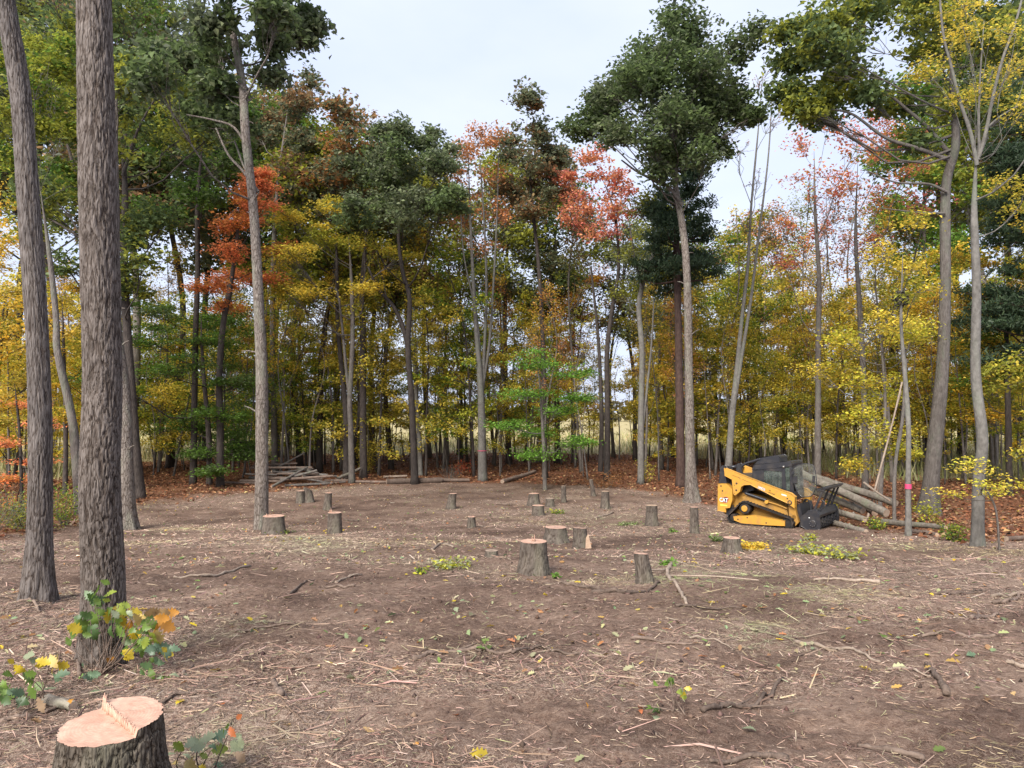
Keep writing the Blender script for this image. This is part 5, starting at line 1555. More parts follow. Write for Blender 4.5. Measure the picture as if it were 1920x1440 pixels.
G2 = 'cut poles stacked at the wood edge'
_rng = np.random.default_rng(1100)
POLES = [('highest pole of the stack, lying level behind the lone trunk', (470, 36.4, .62), (590, 36.2, .60), .075), ('second highest level pole of the stack', (478, 36.0, .48), (612, 35.6, .46), .08),
         ('pole sticking up at the back of the stack', (532, 36.8, .55), (576, 37.4, 1.0), .06), ('level pole in the middle of the stack, pale cut end', (490, 35.6, .36), (600, 35.3, .38), .08),
         ('long pole slanting down to the ground in front of the stack', (506, 34.0, .06), (577, 35.3, .62), .075), ('pole crossing over the slanting front pole', (518, 34.6, .22), (607, 35.0, .52), .08),
         ('second pole crossing over the slanting front pole, lower', (530, 34.7, .16), (616, 34.8, .33), .085), ('pole on the ground along the front of the stack', (540, 34.3, .08), (622, 34.5, .09), .085),
         ('pole on the ground at the back of the stack', (466, 36.0, .10), (590, 35.8, .10), .09), ('thick pole low in the middle of the stack', (484, 35.3, .12), (605, 35.1, .14), .10), ('thin pole poking out past the lone trunk', (462, 35.0, .28), (528, 35.2, .30), .05),
         ('thin pole across the top front of the stack', (508, 35.0, .48), (560, 35.5, .50), .05), ('dark pole lying away from the stack behind the lone trunk', (430, 34.8, .09), (500, 34.6, .08), .07)]
POLES += [('dark pole lying under the raised back pole', (500, 36.6, .30), (585, 36.4, .55), .07), ('pole jutting out of the right end of the stack', (560, 35.6, .26), (628, 35.9, .20), .07), ('crooked pole across the back of the stack', (480, 36.7, .50), (560, 37.0, .66), .06),
          ('pole wedged low in the right end of the stack', (570, 35.2, .22), (634, 34.9, .10), .065), ('short pole on top of the right end of the stack', (556, 35.4, .58), (600, 35.2, .62), .055), ('thick dark pole at the bottom of the left end', (455, 35.8, .08), (520, 35.6, .10), .09), ('thin pole lying askew in front of the stack', (600, 34.2, .05), (660, 35.0, .06), .045)]
for k, (lb, a, b, r) in enumerate(POLES):
    a = (a[0], a[1], a[2] * 1.55); b = (b[0], b[1], b[2] * 1.55); r *= 0.85
    _jr = np.random.default_rng(5000 + k)
    a = (a[0] + _jr.normal(0, 6), a[1] + _jr.normal(0, .35), max(.05, a[2] * .85 + _jr.normal(0, .07))); b = (b[0] + _jr.normal(0, 8), b[1] + _jr.normal(0, .35), max(.05, b[2] * .85 + _jr.normal(0, .10)))
    log(lb, lg(*a), lg(*b), r, 1101 + k, name='pole', bark='bark_mid' if k % 3 else 'bark_stick', group=G2, sides=12, n=12, cat='pole', bow=0.012)
log('long dark fallen log at the edge of the clearing', lg(726, 35.6, .10), lg(830, 36.0, .13), .16, 1130, bark='bark_stick', cut='cut_old', name='fallen_log', sides=20, n=26)
log('thinner dark log continuing past the long fallen log', lg(822, 36.2, .10), lg(880, 36.6, .10), .10, 1131, bark='bark_stick', cut='cut_old', name='fallen_log')
log('thin brown log between the forked tree and the long fallen log', lg(668, 35.6, .08), lg(736, 35.8, .08), .07, 1132, bark='bark_stick', cut='cut_old', name='fallen_log')
log('short log with a bright cut end leaning against the forked tree', lg(632, 36.4, .10), lg(676, 37.6, .55), .085, 1133, name='fallen_log', cut='cut')
log('brown log lying left of the forked tree foot', lg(610, 35.8, .09), lg(656, 36.0, .09), .09, 1134, name='fallen_log', bark='bark_stick')
log('pale barkless log lying behind the long fallen log', lg(720, 38.2, .08), lg(764, 38.6, .10), .07, 1135, name='fallen_log', bark='bark_stick_pale')
log('dark fallen log between the multi-stemmed tree and the bright green sapling', lg(942, 36.0, .08), lg(1003, 39.6, .30), .12, 1136, name='fallen_log', bark='bark_stick', cut='cut_old')
log('dark fallen log on the leaf-covered ground at the far right', lg(1880, 17.2, .06), lg(2010, 18.2, .10), .06, 1137, name='fallen_log', bark='bark_stick', cut='cut_old')
log('short grey log chunk among leaves behind the large stump', lg(102, 4.62, .03), lg(150, 4.48, .03), .035, 1138, name='log_chunk', bark='bark_log', cut='cut_old', knots=False)
log('pale slender pole leaning in a bundle behind the log heap', lg(1622, 23.5, .0), lg(1692, 24.5, 4.6), .035, 1140, name='leaning_pole', bark='bark_stick_pale', cat='pole', sides=10, n=14)
log('second pale pole of the leaning pair behind the log heap', lg(1634, 23.6, .0), lg(1690, 24.8, 4.3), .03, 1141, name='leaning_pole', bark='bark_stick_pale', cat='pole', sides=10, n=14)
log('leaning broken snag beside the green understory maple', lg(418, 35.6, .0), lg(400, 36.2, 1.6), .05, 1142, name='leaning_pole', bark='bark_stick_pale', cat='pole', sides=10, n=14)
log('crooked brown stem leaning behind the pink-taped stem', lg(1672, 22.0, .0), lg(1700, 23.0, 5.2), .06, 1143, name='leaning_pole', bark='bark_mid', cat='pole', sides=12, n=16)


# ================================================================== BRANCHES ON THE GROUND
def branch(label, pix, w, seed, bark='bark_stick', forks=1, lift=0.6):
    """pix: photo points along the branch; w: thickness in photo pixels at each end"""
    rng = np.random.default_rng(seed)
    A = np.array([gp(px, py) for px, py in pix])
    k = mpp(float(A[:, 1].mean()))
    b = A.mean(0); b[2] = float(gz(b[0], b[1]))
    n = 7 * len(A)
    P = smooth_path(A, n) + rng.normal(0, 0.25 * w[0] * k * .5, (n, 3))
    R = np.linspace(w[0], w[1], n) * .5 * k * (1 + .12 * rng.normal(0, 1, n))
    P[:, 2] = gz(P[:, 0], P[:, 1]) + R * lift + 0.008
    o = P - b
    mb = MB(); mb.add(*tube(o, R, 9))
    for q in range(forks):
        j = rng.integers(n // 4, n - 3)
        d = o[min(j + 2, n - 1)] - o[j]; d /= np.linalg.norm(d) + 1e-9
        a = rng.choice((-1, 1)) * rng.uniform(.4, .9)
        dr = np.array((d[0] * math.cos(a) - d[1] * math.sin(a), d[0] * math.sin(a) + d[1] * math.cos(a), .15))
        L = rng.uniform(.15, .35) * np.linalg.norm(o[-1] - o[0])
        mb.add(*tube(smooth_path([o[j], o[j] + dr * L * .5 + rng.normal(0, .02, 3), o[j] + dr * L], 6), np.linspace(R[j] * .6, R[j] * .25, 6), 6))
    me = mb.mesh('branch'); vert_attr(me, 'ridge', np.ones(mb.n))
    return tag(mobj('branch', me, M[bark], loc=b), label, 'branch', 'branches lying in the clearing')


BR = [
    ('dark curved branch below the leaning stump', [(1110, 1112), (1165, 1118), (1205, 1112), (1238, 1096)], (9, 4), 'bark_stick', 1),
    ('long low brown branch beside the dark curved branch', [(1020, 1091), (1070, 1101), (1130, 1106), (1180, 1110)], (6, 4), 'bark_stick', 1),
    ('pale twisted root running down past the leaning stump', [(1262, 1055), (1252, 1082), (1275, 1110), (1288, 1140)], (9, 4), 'bark_stick_pale', 2),
    ('thin straight branch crossing the end of the pale twisted root', [(1268, 1143), (1320, 1140), (1392, 1138)], (5, 3), 'bark_stick', 1),
    ('dark straight branch in bare dirt below the crossing branches', [(1182, 1202), (1240, 1207), (1312, 1212)], (7, 3), 'bark_stick', 0),
    ('thin pale branch beside the dark straight branch in bare dirt', [(1292, 1198), (1330, 1204), (1372, 1210)], (4, 2), 'bark_stick_pale', 0),
    ('thick bent branch pointing to the upper right, right of the middle foreground', [(1318, 1338), (1365, 1322), (1415, 1312), (1468, 1270)], (9, 6), 'bark_stick', 2),
    ('long pale branch stretched across the right side', [(1490, 1200), (1545, 1210), (1600, 1220), (1650, 1238)], (8, 4), 'bark_stick_pale', 2),
    ('short thick dark branch lying steeply on the right side', [(1737, 1240), (1752, 1268), (1775, 1293)], (8, 11), 'bark_stick', 0),
    ('branch at the bottom right with a grey bark end', [(1610, 1388), (1670, 1402), (1735, 1412)], (8, 13), 'bark_stick', 0),
    ('dark branch at the bottom edge, right of the middle', [(1330, 1432), (1400, 1424), (1475, 1418)], (6, 12), 'bark_stick', 0),
    ('thin branch lying level near the far right edge', [(1745, 1117), (1800, 1116), (1838, 1108)], (5, 4), 'bark_stick', 1),
    ('forked root at the right edge, curling to the ground', [(1862, 1136), (1895, 1132), (1912, 1112)], (7, 5), 'bark_stick', 2),
    ('long pale limb entering from the right edge', [(1860, 1118), (1900, 1116), (1960, 1114)], (6, 7), 'bark_stick_pale', 0),
    ('crooked branch standing off the ground near the right edge', [(1822, 1172), (1838, 1160), (1872, 1152)], (9, 5), 'bark_stick', 1),
    ('flat brown branch on the right with a chewed pale end', [(1728, 1195), (1790, 1198), (1868, 1200)], (5, 8), 'bark_stick', 0),
    ('thin pale stick lying level below the log heap', [(1525, 1086), (1590, 1088), (1650, 1092)], (4, 7), 'bark_stick_pale', 0),
    ('long thin brown branch in the middle foreground', [(775, 1226), (850, 1212), (910, 1214), (960, 1220)], (9, 5), 'bark_stick', 2),
    ('forked brown branch just right of the middle foreground', [(960, 1224), (1010, 1212), (1060, 1222), (1100, 1232)], (6, 4), 'bark_stick', 2),
    ('thin curved twig left of the middle, below the barrel-shaped stump', [(540, 1108), (565, 1092), (590, 1082)], (5, 3), 'bark_stick', 0),
    ('short straight stick with a pale tip left of the middle', [(610, 1096), (640, 1099), (665, 1100)], (4, 5), 'bark_stick', 1),
    ('stick crossing pale chips left of the middle', [(630, 1084), (655, 1076), (678, 1072)], (5, 4), 'bark_stick_pale', 1),
    ('long thin branch lying near the thick trunk sprouts', [(440, 1186), (490, 1180), (558, 1178)], (5, 4), 'bark_stick', 0),
    ('pale long limbs half buried left of the middle', [(325, 1078), (400, 1074), (470, 1058)], (4, 5), 'bark_stick_pale', 1),
    ('short thick root chunk in the left foreground', [(512, 1276), (520, 1292), (528, 1308)], (9, 12), 'bark_stick', 0),
    ('thin stick leaning behind the large stump', [(334, 1275), (348, 1258), (362, 1242)], (6, 4), 'bark_stick', 0),
    ('bent branch right beside the large stump', [(300, 1318), (335, 1306), (392, 1304), (440, 1308)], (6, 3), 'bark_stick', 1),
    ('dark branch left behind the large stump', [(0, 1340), (60, 1330), (118, 1318)], (9, 6), 'bark_stick', 1),
    ('branch end at the foot of the leaning grey near trunk', [(34, 1128), (55, 1128), (75, 1136)], (4, 5), 'bark_stick', 0),
    ('dark crooked stick standing at the foot of the thick near trunk', [(132, 1198), (142, 1222), (150, 1262)], (6, 7), 'bark_stick', 0),
    ('bleached stick lying level at the right edge', [(1885, 1246), (1910, 1248), (1950, 1250)], (8, 8), 'bark_stick_pale', 0),
    ('thin pale roots fanned out on the right side', [(1662, 1248), (1700, 1252), (1745, 1266)], (5, 3), 'bark_stick_pale', 3),
    ('dark short stick in dirt at the back middle of the clearing', [(930, 945), (945, 947), (958, 948)], (4, 3), 'bark_stick', 0),
    ('pale stick near the tallest stump in the wood-edge grass', [(1115, 972), (1135, 968), (1150, 962)], (3, 3), 'bark_stick_pale', 1),
    ('dark stick in dirt left of the chipped stump', [(646, 974), (660, 976), (672, 976)], (4, 3), 'bark_stick', 0),
    ('pale chunk of root left of the largest middle stump', [(810, 1032), (830, 1024), (850, 1030)], (4, 4), 'bark_stick_pale', 1),
]
for k, (lb, px, w, bk, fk) in enumerate(BR):
    branch(lb, px, w, 1200 + k, bk, fk)

# slab of bark leaning on the small stump
_p = gp(1103, 1028)
_V, _Q, _T = prism([(-.06, 0), (.07, 0), (.02, .30), (-.03, .22)], -.015, .015)
tag(mobj('bark_slab', make_mesh('bark_slab', _V, _Q, _T, False), M['cut_pale'], loc=_p), 'reddish slab of bark leaning at the foot of a middle stump', 'bark', kind='thing').rotation_euler = (-.25, 0, .2)


# ================================================================== THE TRACKED MACHINE WITH ITS MULCHER
def M2(zx, zy, y=-0.8):
    """side-view drawing units to machine metres (x forward, z up)"""
    zx = zx - (y + 0.8) * 110; zy = zy + (y + 0.8) * 57
    return ((zx - 900) * 0.0020, (1083 + (zx - 900) * 0.135 - zy) * 0.00219)


_hd = math.radians(-40)
_Ym = gy(986.6)
_ref = at(1432, 986.6, _Ym)
_loc = np.array((_ref[0] - 0.8 * math.sin(-_hd) * -1 * -1, _ref[1] + 0.8 * math.cos(_hd), 0.0))
_loc[0] = _ref[0] + 0.8 * math.sin(-_hd)
_loc[2] = float(gz0(_loc[0], _loc[1])) + 0.005
mach = empty('track_loader', _loc, 'yellow and black compact track loader with a mulching head, parked by the log heap', 'loader')
mach.rotation_euler = (0, math.radians(1.2), _hd)


def bev(o, w=0.012, seg=2):
    m = o.modifiers.new('bevel', 'BEVEL'); m.width = w; m.segments = seg; m.limit_method = 'ANGLE'; m.angle_limit = math.radians(35)
    return o


def panel(name, zpts, y0, y1, mat, parent=None, b=0.012, yref=None, mirror=False):
    yr = y0 if yref is None else yref
    V, Q, T = prism([M2(a, c, yr) for a, c in zpts], y0, y1)
    if mirror:
        V = V.copy(); V[:, 1] *= -1
        Q = [q[::-1] for q in Q]; T = [t[::-1] for t in T]
    o = mobj(name, make_mesh(name, V, Q, T, smooth=False), M[mat], parent or mach)
    return bev(o, b) if b else o


def cyl(name, p0, p1, r, mat, parent=None, sides=24, b=0):
    V, Q, T = tube(np.array((p0, p1), float), np.array((r, r)), sides)
    me = make_mesh(name, V, Q, T, smooth=False)
    me.polygons.foreach_set('use_smooth', np.array([p.loop_total == 4 for p in me.polygons]))
    o = mobj(name, me, M[mat], parent or mach)
    return bev(o, b) if b else o


def pipe(name, pts, r, mat, parent=None, sides=10):
    P = smooth_path(np.array(pts, float), 8 * len(pts))
    V, Q, T = tube(P, np.full(len(P), r), sides)
    return mobj(name, make_mesh(name, V, Q, T), M[mat], parent or mach)


def P3(zx, zy, y):
    x, z = M2(zx, zy, y)
    return (x, y, z)


# tracks
def hull(pts):
    pts = sorted(map(tuple, pts))
    def half(ps):
        h = []
        for p in ps:
            while len(h) > 1 and (h[-1][0] - h[-2][0]) * (p[1] - h[-2][1]) - (h[-1][1] - h[-2][1]) * (p[0] - h[-2][0]) <= 0: h.pop()
            h.append(p)
        return h[:-1]
    return np.array(half(pts) + half(pts[::-1]))


_wheels = [(-0.95, 0.175, 0.13), (-0.58, 0.50, 0.185), (0.68, 0.205, 0.16)]
_an = np.linspace(0, 2 * PI, 90)
_hp = hull(np.concatenate([np.stack((cx + r * np.cos(_an), cz + r * np.sin(_an)), 1) for cx, cz, r in _wheels]))
_seg = np.linalg.norm(np.roll(_hp, -1, 0) - _hp, axis=1); _cum = np.concatenate(([0], np.cumsum(_seg)))
_ns = 176
_sv = np.linspace(0, _cum[-1], _ns, endpoint=False)
_cl = np.vstack((_hp, _hp[:1]))
_lp = np.stack((np.interp(_sv, _cum, _cl[:, 0]), np.interp(_sv, _cum, _cl[:, 1])), 1)
_tn = np.roll(_lp, -1, 0) - np.roll(_lp, 1, 0); _tn /= np.linalg.norm(_tn, axis=1, keepdims=True)
_nr = np.stack((_tn[:, 1], -_tn[:, 0]), 1)
for sgn in (-1, 1):
    ya, yb = sgn * 0.86, sgn * 0.46
    lug = np.where(np.arange(_ns) % 4 < 2, 0.048, 0.026)
    o1 = _lp + _nr * lug[:, None]; i1 = _lp
    V = np.concatenate([np.stack((q[:, 0], np.full(_ns, yy), q[:, 1]), 1) for q, yy in ((o1, ya), (o1, yb), (i1, yb), (i1, ya))])
    k = np.arange(_ns); k2 = (k + 1) % _ns
    Q = np.concatenate([np.stack((a * _ns + k, a * _ns + k2, b * _ns + k2, b * _ns + k), 1) for a, b in ((0, 1), (1, 2), (2, 3), (3, 0))])
    trk = mobj('track', make_mesh('track', V, Q, smooth=False), M['rubber'], mach)
    cyl('sprocket', (-0.58, sgn * 0.83, 0.50), (-0.58, sgn * 0.5, 0.50), 0.165, 'rubber', trk, 22, 0.01)
    hb = cyl('hub', (-0.58, sgn * 0.87, 0.50), (-0.58, sgn * 0.8, 0.50), 0.095, 'yellow', trk, 24, 0.012)
    for x, z, r in ((-0.95, 0.175, 0.115), (0.68, 0.205, 0.145)):
        cyl('idler_wheel', (x, sgn * 0.80, z), (x, sgn * 0.5, z), r, 'rubber', trk, 24, 0.01)
    for x in (-0.66, -0.38, -0.10, 0.18, 0.44):
        cyl('roller', (x, sgn * 0.78, 0.125), (x, sgn * 0.5, 0.125), 0.075, 'black', trk, 18)
    panel('track_frame', [(432, 920), (545, 915), (750, 922), (1215, 1002), (1215, 1072), (900, 1052), (560, 1018), (445, 975)], -0.845, -0.70, 'yellow', trk, 0.014, yref=-0.845, mirror=sgn > 0)
    for zx, zy in ((505, 965), (650, 945), (940, 1025)):
        x, z = M2(zx, zy, -0.845)
        cyl('bolt', (x, sgn * 0.852, z), (x, sgn * 0.845, z), 0.022, 'black', trk, 12)
# chassis
panel('chassis', [(240, 870), (420, 560), (600, 600), (950, 715), (1240, 835), (1290, 960), (1340, 1050), (1240, 1060), (600, 960), (420, 965), (300, 905)], -0.50, 0.50, 'yellow_dirty', yref=-0.55)
panel('fender', [(560, 640), (640, 640), (950, 745), (1235, 850), (1245, 925), (900, 800), (620, 705), (560, 720)], -0.66, -0.48, 'yellow_dirty', yref=-0.66)
panel('fender', [(560, 640), (640, 640), (950, 745), (1235, 850), (1245, 925), (900, 800), (620, 705), (560, 720)], -0.66, -0.48, 'yellow_dirty', yref=-0.66, mirror=True)
# engine housing
eng = panel('engine_housing', [(165, 440), (290, 450), (405, 530), (405, 690), (355, 790), (298, 800), (295, 850), (165, 830)], -0.72, 0.72, 'yellow', b=0.02, yref=-0.72)
panel('rear_guard', [(250, 800), (362, 790), (392, 760), (400, 880), (355, 930), (290, 890)], -0.60, 0.60, 'black', yref=-0.66)
panel('engine_hood', [(290, 330), (480, 330), (700, 400), (720, 560), (420, 600), (400, 540), (300, 450)], -0.48, 0.48, 'black', yref=-0.48)
for a, b in ((215, 480), (240, 550)):
    x, z = M2(a, b, -0.72)
    cyl('latch', (x, -0.727, z), (x, -0.72, z), 0.024, 'black_print', eng, 12)
x0, z0 = M2(205, 760, -0.72); x1, z1 = M2(320, 725, -0.72)
_V, _Q, _T = prism([(x0, z0), (x1, z0), (x1, z0 + .045), (x0, z0 + .045)], -0.725, -0.7205)
mobj('sticker', make_mesh('sticker', _V, _Q, _T, False), simple_mat('sticker_yellow', (0.75, 0.55, 0.08), 0.5), eng)
# badge backing behind the letters: dark and red shapes
for nm, pts, mt, yy in (('badge', [(250, 690), (262, 640), (320, 640), (345, 680), (318, 722), (262, 724)], 'red_print', -0.7235), ('badge', [(262, 690), (270, 645), (308, 645), (326, 680), (300, 706), (268, 706)], 'black_print', -0.726)):
    _V, _Q, _T = prism([M2(a, b, -0.72) for a, b in pts], yy, -0.7205)
    mobj(nm, make_mesh(nm, _V, _Q, _T, False), M[mt], eng)


def lettering(txt, zx, zy, y, size, mat, rot=0.0, parent=None, off=0.0, ext=0.0015, sx=1.0):
    cu = bpy.data.curves.new('lettering', 'FONT')
    cu.body = txt; cu.size = size; cu.extrude = ext; cu.offset = off; cu.resolution_u = 3
    tmp = bpy.data.objects.new('lettering_tmp', cu); COL.objects.link(tmp)
    dg = bpy.context.evaluated_depsgraph_get()
    me = bpy.data.meshes.new_from_object(tmp.evaluated_get(dg))
    bpy.data.objects.remove(tmp)
    me.materials.clear(); me.materials.append(M[mat])
    o = bpy.data.objects.new('lettering', me)
    x, z = M2(zx, zy, y)
    o.location = (x, y, z); o.rotation_euler = (PI / 2, rot, 0); o.scale = (sx, 1, 1)
    return link(o, parent or mach)


lettering('CAT', 193, 700, -0.7285, 0.175, 'black_print', 0, eng, 0.012, sx=0.80)
lettering('CAT', 193, 700, -0.7315, 0.175, 'white_print', 0, eng, 0.003, sx=0.80)
# loader arms
ARM = [(275, 235), (700, 405), (1160, 590), (1290, 640), (1355, 690), (1345, 830), (1240, 765), (1100, 700), (690, 490), (595, 488), (550, 510), (530, 575), (450, 622), (425, 600), (400, 400), (285, 340)]
LEG = [(1252, 775), (1345, 818), (1362, 900), (1400, 1030), (1352, 1070), (1315, 1000), (1258, 930)]
slope = 0.283
for sgn in (-1, 1):
    arm = panel('loader_arm', ARM, -0.80, -0.66, 'yellow', b=0.014, yref=-0.80, mirror=sgn > 0)
    panel('arm_foot', LEG, -0.66, -0.52, 'yellow_dirty', arm, 0.012, yref=-0.72, mirror=sgn > 0)
    for zx, zy, r in ((475, 460, 0.028), (470, 555, 0.028), (1245, 705, 0.022), (440, 485, 0.012), (440, 595, 0.012)):
        x, z = M2(zx, zy, -0.80)
        cyl('pin', (x, sgn * 0.806, z), (x, sgn * 0.79, z), r, 'black_print', arm, 16)
    x, z = M2(1282, 760, -0.80)
    cyl('pin', (x, sgn * 0.815, z), (x, sgn * 0.79, z), 0.068, 'black', arm, 24, 0.006)
    cyl('pin', (x, sgn * 0.828, z), (x, sgn * 0.80, z), 0.04, 'yellow_dirty', arm, 20, 0.006)
    panel('rear_tower', [(180, 435), (300, 440), (295, 300), (312, 255), (240, 190), (202, 200)], -0.73, -0.55, 'black', b=0.012, yref=-0.73, mirror=sgn > 0)
    # lift cylinder, ball joint and rod
    lc = pipe('lift_cylinder', [(M2(600, 600, -.7)[0], sgn * .70, M2(600, 600, -.7)[1]), (M2(930, 715, -.7)[0], sgn * .70, M2(930, 715, -.7)[1])], 0.045, 'black')
    xj, zj = M2(938, 738, -.75)
    cyl('joint', (xj, sgn * 0.80, zj), (xj, sgn * 0.66, zj), 0.055, 'yellow', lc, 20, 0.01)
    pipe('hose', [(xj, sgn * .72, zj), (M2(1080, 775, -.72)[0], sgn * .72, M2(1080, 775, -.72)[1]), (M2(1235, 840, -.72)[0], sgn * .71, M2(1235, 840, -.72)[1])], 0.02, 'yellow_dirty', lc)
    if sgn < 0:
        arm_near = arm
        # pressed ribs on the arm
        for zx, zy, L in ((405, 335, .24), (570, 408, .26)):
            x, z = M2(zx, zy, -.80)
            pipe('rib', [(x, -.803, z), (x + L * .95, -.803, z - L * .28), (x + L, -.803, z - L * .36)], 0.010, 'yellow_dirty', arm)
lettering('299D3', 800, 542, -0.8025, 0.105, 'black_print', slope, arm_near, 0.006, sx=0.8)
lettering('299D3', 800, 542, -0.8045, 0.105, 'white_print', slope, arm_near, 0.001, sx=0.8)
lettering('XE', 968, 586, -0.8025, 0.05, 'black_print', slope, arm_near, 0.001)
lettering('LAND MGMT', 962, 612, -0.8025, 0.045, 'black_print', slope, arm_near, 0.001, sx=0.8)
x0, z0 = M2(1160, 655, -.80)
_V, _Q, _T = prism([(x0, z0), (x0 + .15, z0 - .03), (x0 + .15, z0 + .015), (x0, z0 + .045)], -.803, -.8005)
mobj('sticker', make_mesh('sticker', _V, _Q, _T, False), simple_mat('sticker_pale', (0.55, 0.58, 0.50), 0.5), arm_near)
cyl('cross_tube', P3(1330, 960, -.66), (M2(1330, 960, -.66)[0], .66, M2(1330, 960, -.66)[1]), 0.07, 'yellow_dirty')
cyl('exhaust_stack', P3(275, 205, -.3), P3(420, 200, -.3), 0.05, 'black')

# cab
cab = panel('cab_roof', [(690, 260), (715, 205), (760, 196), (1270, 200), (1292, 225), (1290, 262), (720, 280)], -0.46, 0.46, 'black', b=0.015, yref=-0.46)
for sgn in (-1, 1):
    mir = sgn > 0
    mb = MB()
    for pts in ([(690, 262), (862, 280), (885, 470), (885, 560), (700, 480), (640, 420), (690, 400)], [(880, 468), (1150, 562), (1310, 615), (1310, 720), (1100, 690), (880, 560)], [(1140, 275), (1185, 275), (1212, 600), (1150, 580)], [(1255, 262), (1290, 262), (1318, 640), (1270, 640)], [(850, 272), (1150, 275), (1150, 322), (862, 290)]):
        V, Q, T = prism([M2(a, c, -.46) for a, c in pts], -0.46, -0.42)
        if mir: V[:, 1] *= -1; Q = [q[::-1] for q in Q]; T = [t[::-1] for t in T]
        mb.add(V, Q, T)
    fr = bev(mobj('side_frame', mb.mesh('side_frame', False), M['black'], cab), 0.008)
    panel('side_window', [(855, 285), (1145, 318), (1150, 568), (885, 475)], -0.44, -0.432, 'cabglass', cab, 0, yref=-0.46, mirror=mir)
    panel('side_window', [(1185, 275), (1258, 262), (1272, 620), (1212, 600)], -0.44, -0.432, 'cabglass', cab, 0, yref=-0.46, mirror=mir)
    mb = MB()
    for q in range(13):
        zx = 872 + q * 22
        t = (zx - 855) / 290.0
        pa = M2(zx, 288 + 32 * t, -.46); pb = M2(zx + 6, 470 + 95 * t, -.46)
        mb.add(*tube(np.array(((pa[0], sgn * .452, pa[1]), (pb[0], sgn * .452, pb[1]))), np.array((.006, .006)), 5))
    mobj('window_guard', mb.mesh('window_guard'), M['black'], cab)
panel('seat', [(800, 600), (820, 400), (870, 380), (890, 520), (1000, 540), (1000, 620)], -0.25, 0.25, 'black', cab, 0.02, yref=-0.3)
panel('front_frame', [(1265, 262), (1290, 262), (1292, 300), (1270, 300)], -0.42, 0.42, 'black', cab, yref=-0.46)
panel('front_sill', [(1280, 610), (1320, 610), (1330, 720), (1280, 720)], -0.42, 0.42, 'black', cab, yref=-0.46)
cyl('work_light', P3(1150, 262, -.47), P3(1185, 262, -.47), 0.035, 'steel', cab, 14)
ru = panel('roof_unit', [(700, 197), (730, 165), (790, 100), (1055, 94), (1100, 120), (1103, 196)], -0.30, 0.34, 'black', b=0.02, yref=-0.32)
pipe('intake_hose', [P3(800, 118, -.28), P3(700, 140, -.28), (M2(580, 165, -.28)[0], -.28, M2(580, 165, -.28)[1]), P3(510, 200, -.28), P3(492, 250, -.28), P3(500, 330, -.28)], 0.04, 'black')
# clear front door standing open towards the camera side
DOOR = [(1300, 320), (1345, 268), (1415, 250), (1490, 244), (1565, 260), (1608, 292), (1632, 380), (1645, 480), (1640, 560), (1605, 640), (1565, 682), (1500, 690), (1440, 684), (1395, 640), (1350, 560), (1318, 440)]
dr = panel('front_door', DOOR, -0.53, -0.515, 'poly', cab, 0, yref=-0.53)
_dp = [P3(a, b, -0.53) for a, b in DOOR] + [P3(*DOOR[0], -0.53)]
P_ = smooth_path(np.array(_dp), 96); P_[:, 1] = -0.5225
mobj('seal', make_mesh('seal', *tube(P_, np.full(96, 0.012), 8)), M['black'], dr)
for zx, zy, w, h in ((1345, 450, .055, .09), (1608, 455, .03, .09), (1310, 345, .03, .05)):
    x, z = M2(zx, zy, -.53)
    V, Q, T = prism([(x - w, z - h), (x + w, z - h), (x + w, z + h), (x - w, z + h)], -.56, -.535)
    bev(mobj('latch', make_mesh('latch', V, Q, T, False), M['black'], dr), 0.015)

# mulching head
YE = 0.93
mul = panel('mulcher_plate', [(1440, 948), (1480, 928), (1545, 882), (1660, 880), (1702, 950), (1722, 1060), (1716, 1110), (1690, 1152), (1560, 1142), (1475, 1095), (1445, 1080)], -YE, -YE + 0.045, 'black', b=0.01, yref=-YE)
panel('mulcher_plate', [(1440, 948), (1480, 928), (1545, 882), (1660, 880), (1702, 950), (1722, 1060), (1716, 1110), (1690, 1152), (1560, 1142), (1475, 1095), (1445, 1080)], -YE, -YE + 0.045, 'black', b=0.01, yref=-YE, mirror=True)
panel('mulcher_hood', [(1448, 950), (1545, 886), (1655, 884), (1695, 950), (1690, 985), (1640, 930), (1560, 925), (1490, 985), (1480, 1080), (1450, 1076)], -YE + 0.045, YE - 0.045, 'black', b=0.008, yref=-YE)
xd, zd = M2(1622, 1050, -YE)
drum = cyl('rotor_drum', (xd, -YE + .06, zd + .0), (xd, YE - .06, zd), 0.135, 'rubber', None, 28)
mb = MB(); _rng = np.random.default_rng(77)
for q in range(96):
    yy = -YE + .09 + (2 * YE - .18) * q / 95; a = q * 2.4
    d = np.array((math.cos(a), 0, math.sin(a))); tg = np.array((-d[2], 0, d[0]))
    c = np.array((xd, yy, zd)) + d * 0.125
    V = np.array([c + sx * tg * .03 + sy * np.array((0, .022, 0)) + sz * d * .07 for sz in (0, 1) for sx, sy in ((-1, -1), (1, -1), (1, 1), (-1, 1))])
    mb.add(V, [(0, 3, 2, 1), (4, 5, 6, 7), (0, 1, 5, 4), (1, 2, 6, 5), (2, 3, 7, 6), (3, 0, 4, 7)])
tt = mobj('teeth', mb.mesh('teeth', False), M['black'], drum); tt['kind'] = 'stuff'
cyl('bearing_cap', (xd - .02, -YE - .03, zd), (xd - .02, -YE + .01, zd), 0.10, 'black', mul, 28, 0.01)
for q in range(8):
    a = q * PI / 4
    cyl('bolt', (xd - .02 + .08 * math.cos(a), -YE - .036, zd + .08 * math.sin(a)), (xd - .02 + .08 * math.cos(a), -YE - .03, zd + .08 * math.sin(a)), 0.009, 'steel', mul, 8)
cyl('bolt', P3(1563, 972, -YE - .008), P3(1563, 972, -YE)[:1] + (-YE + .004,) + P3(1563, 972, -YE)[2:], 0.014, 'white_print', mul, 12)
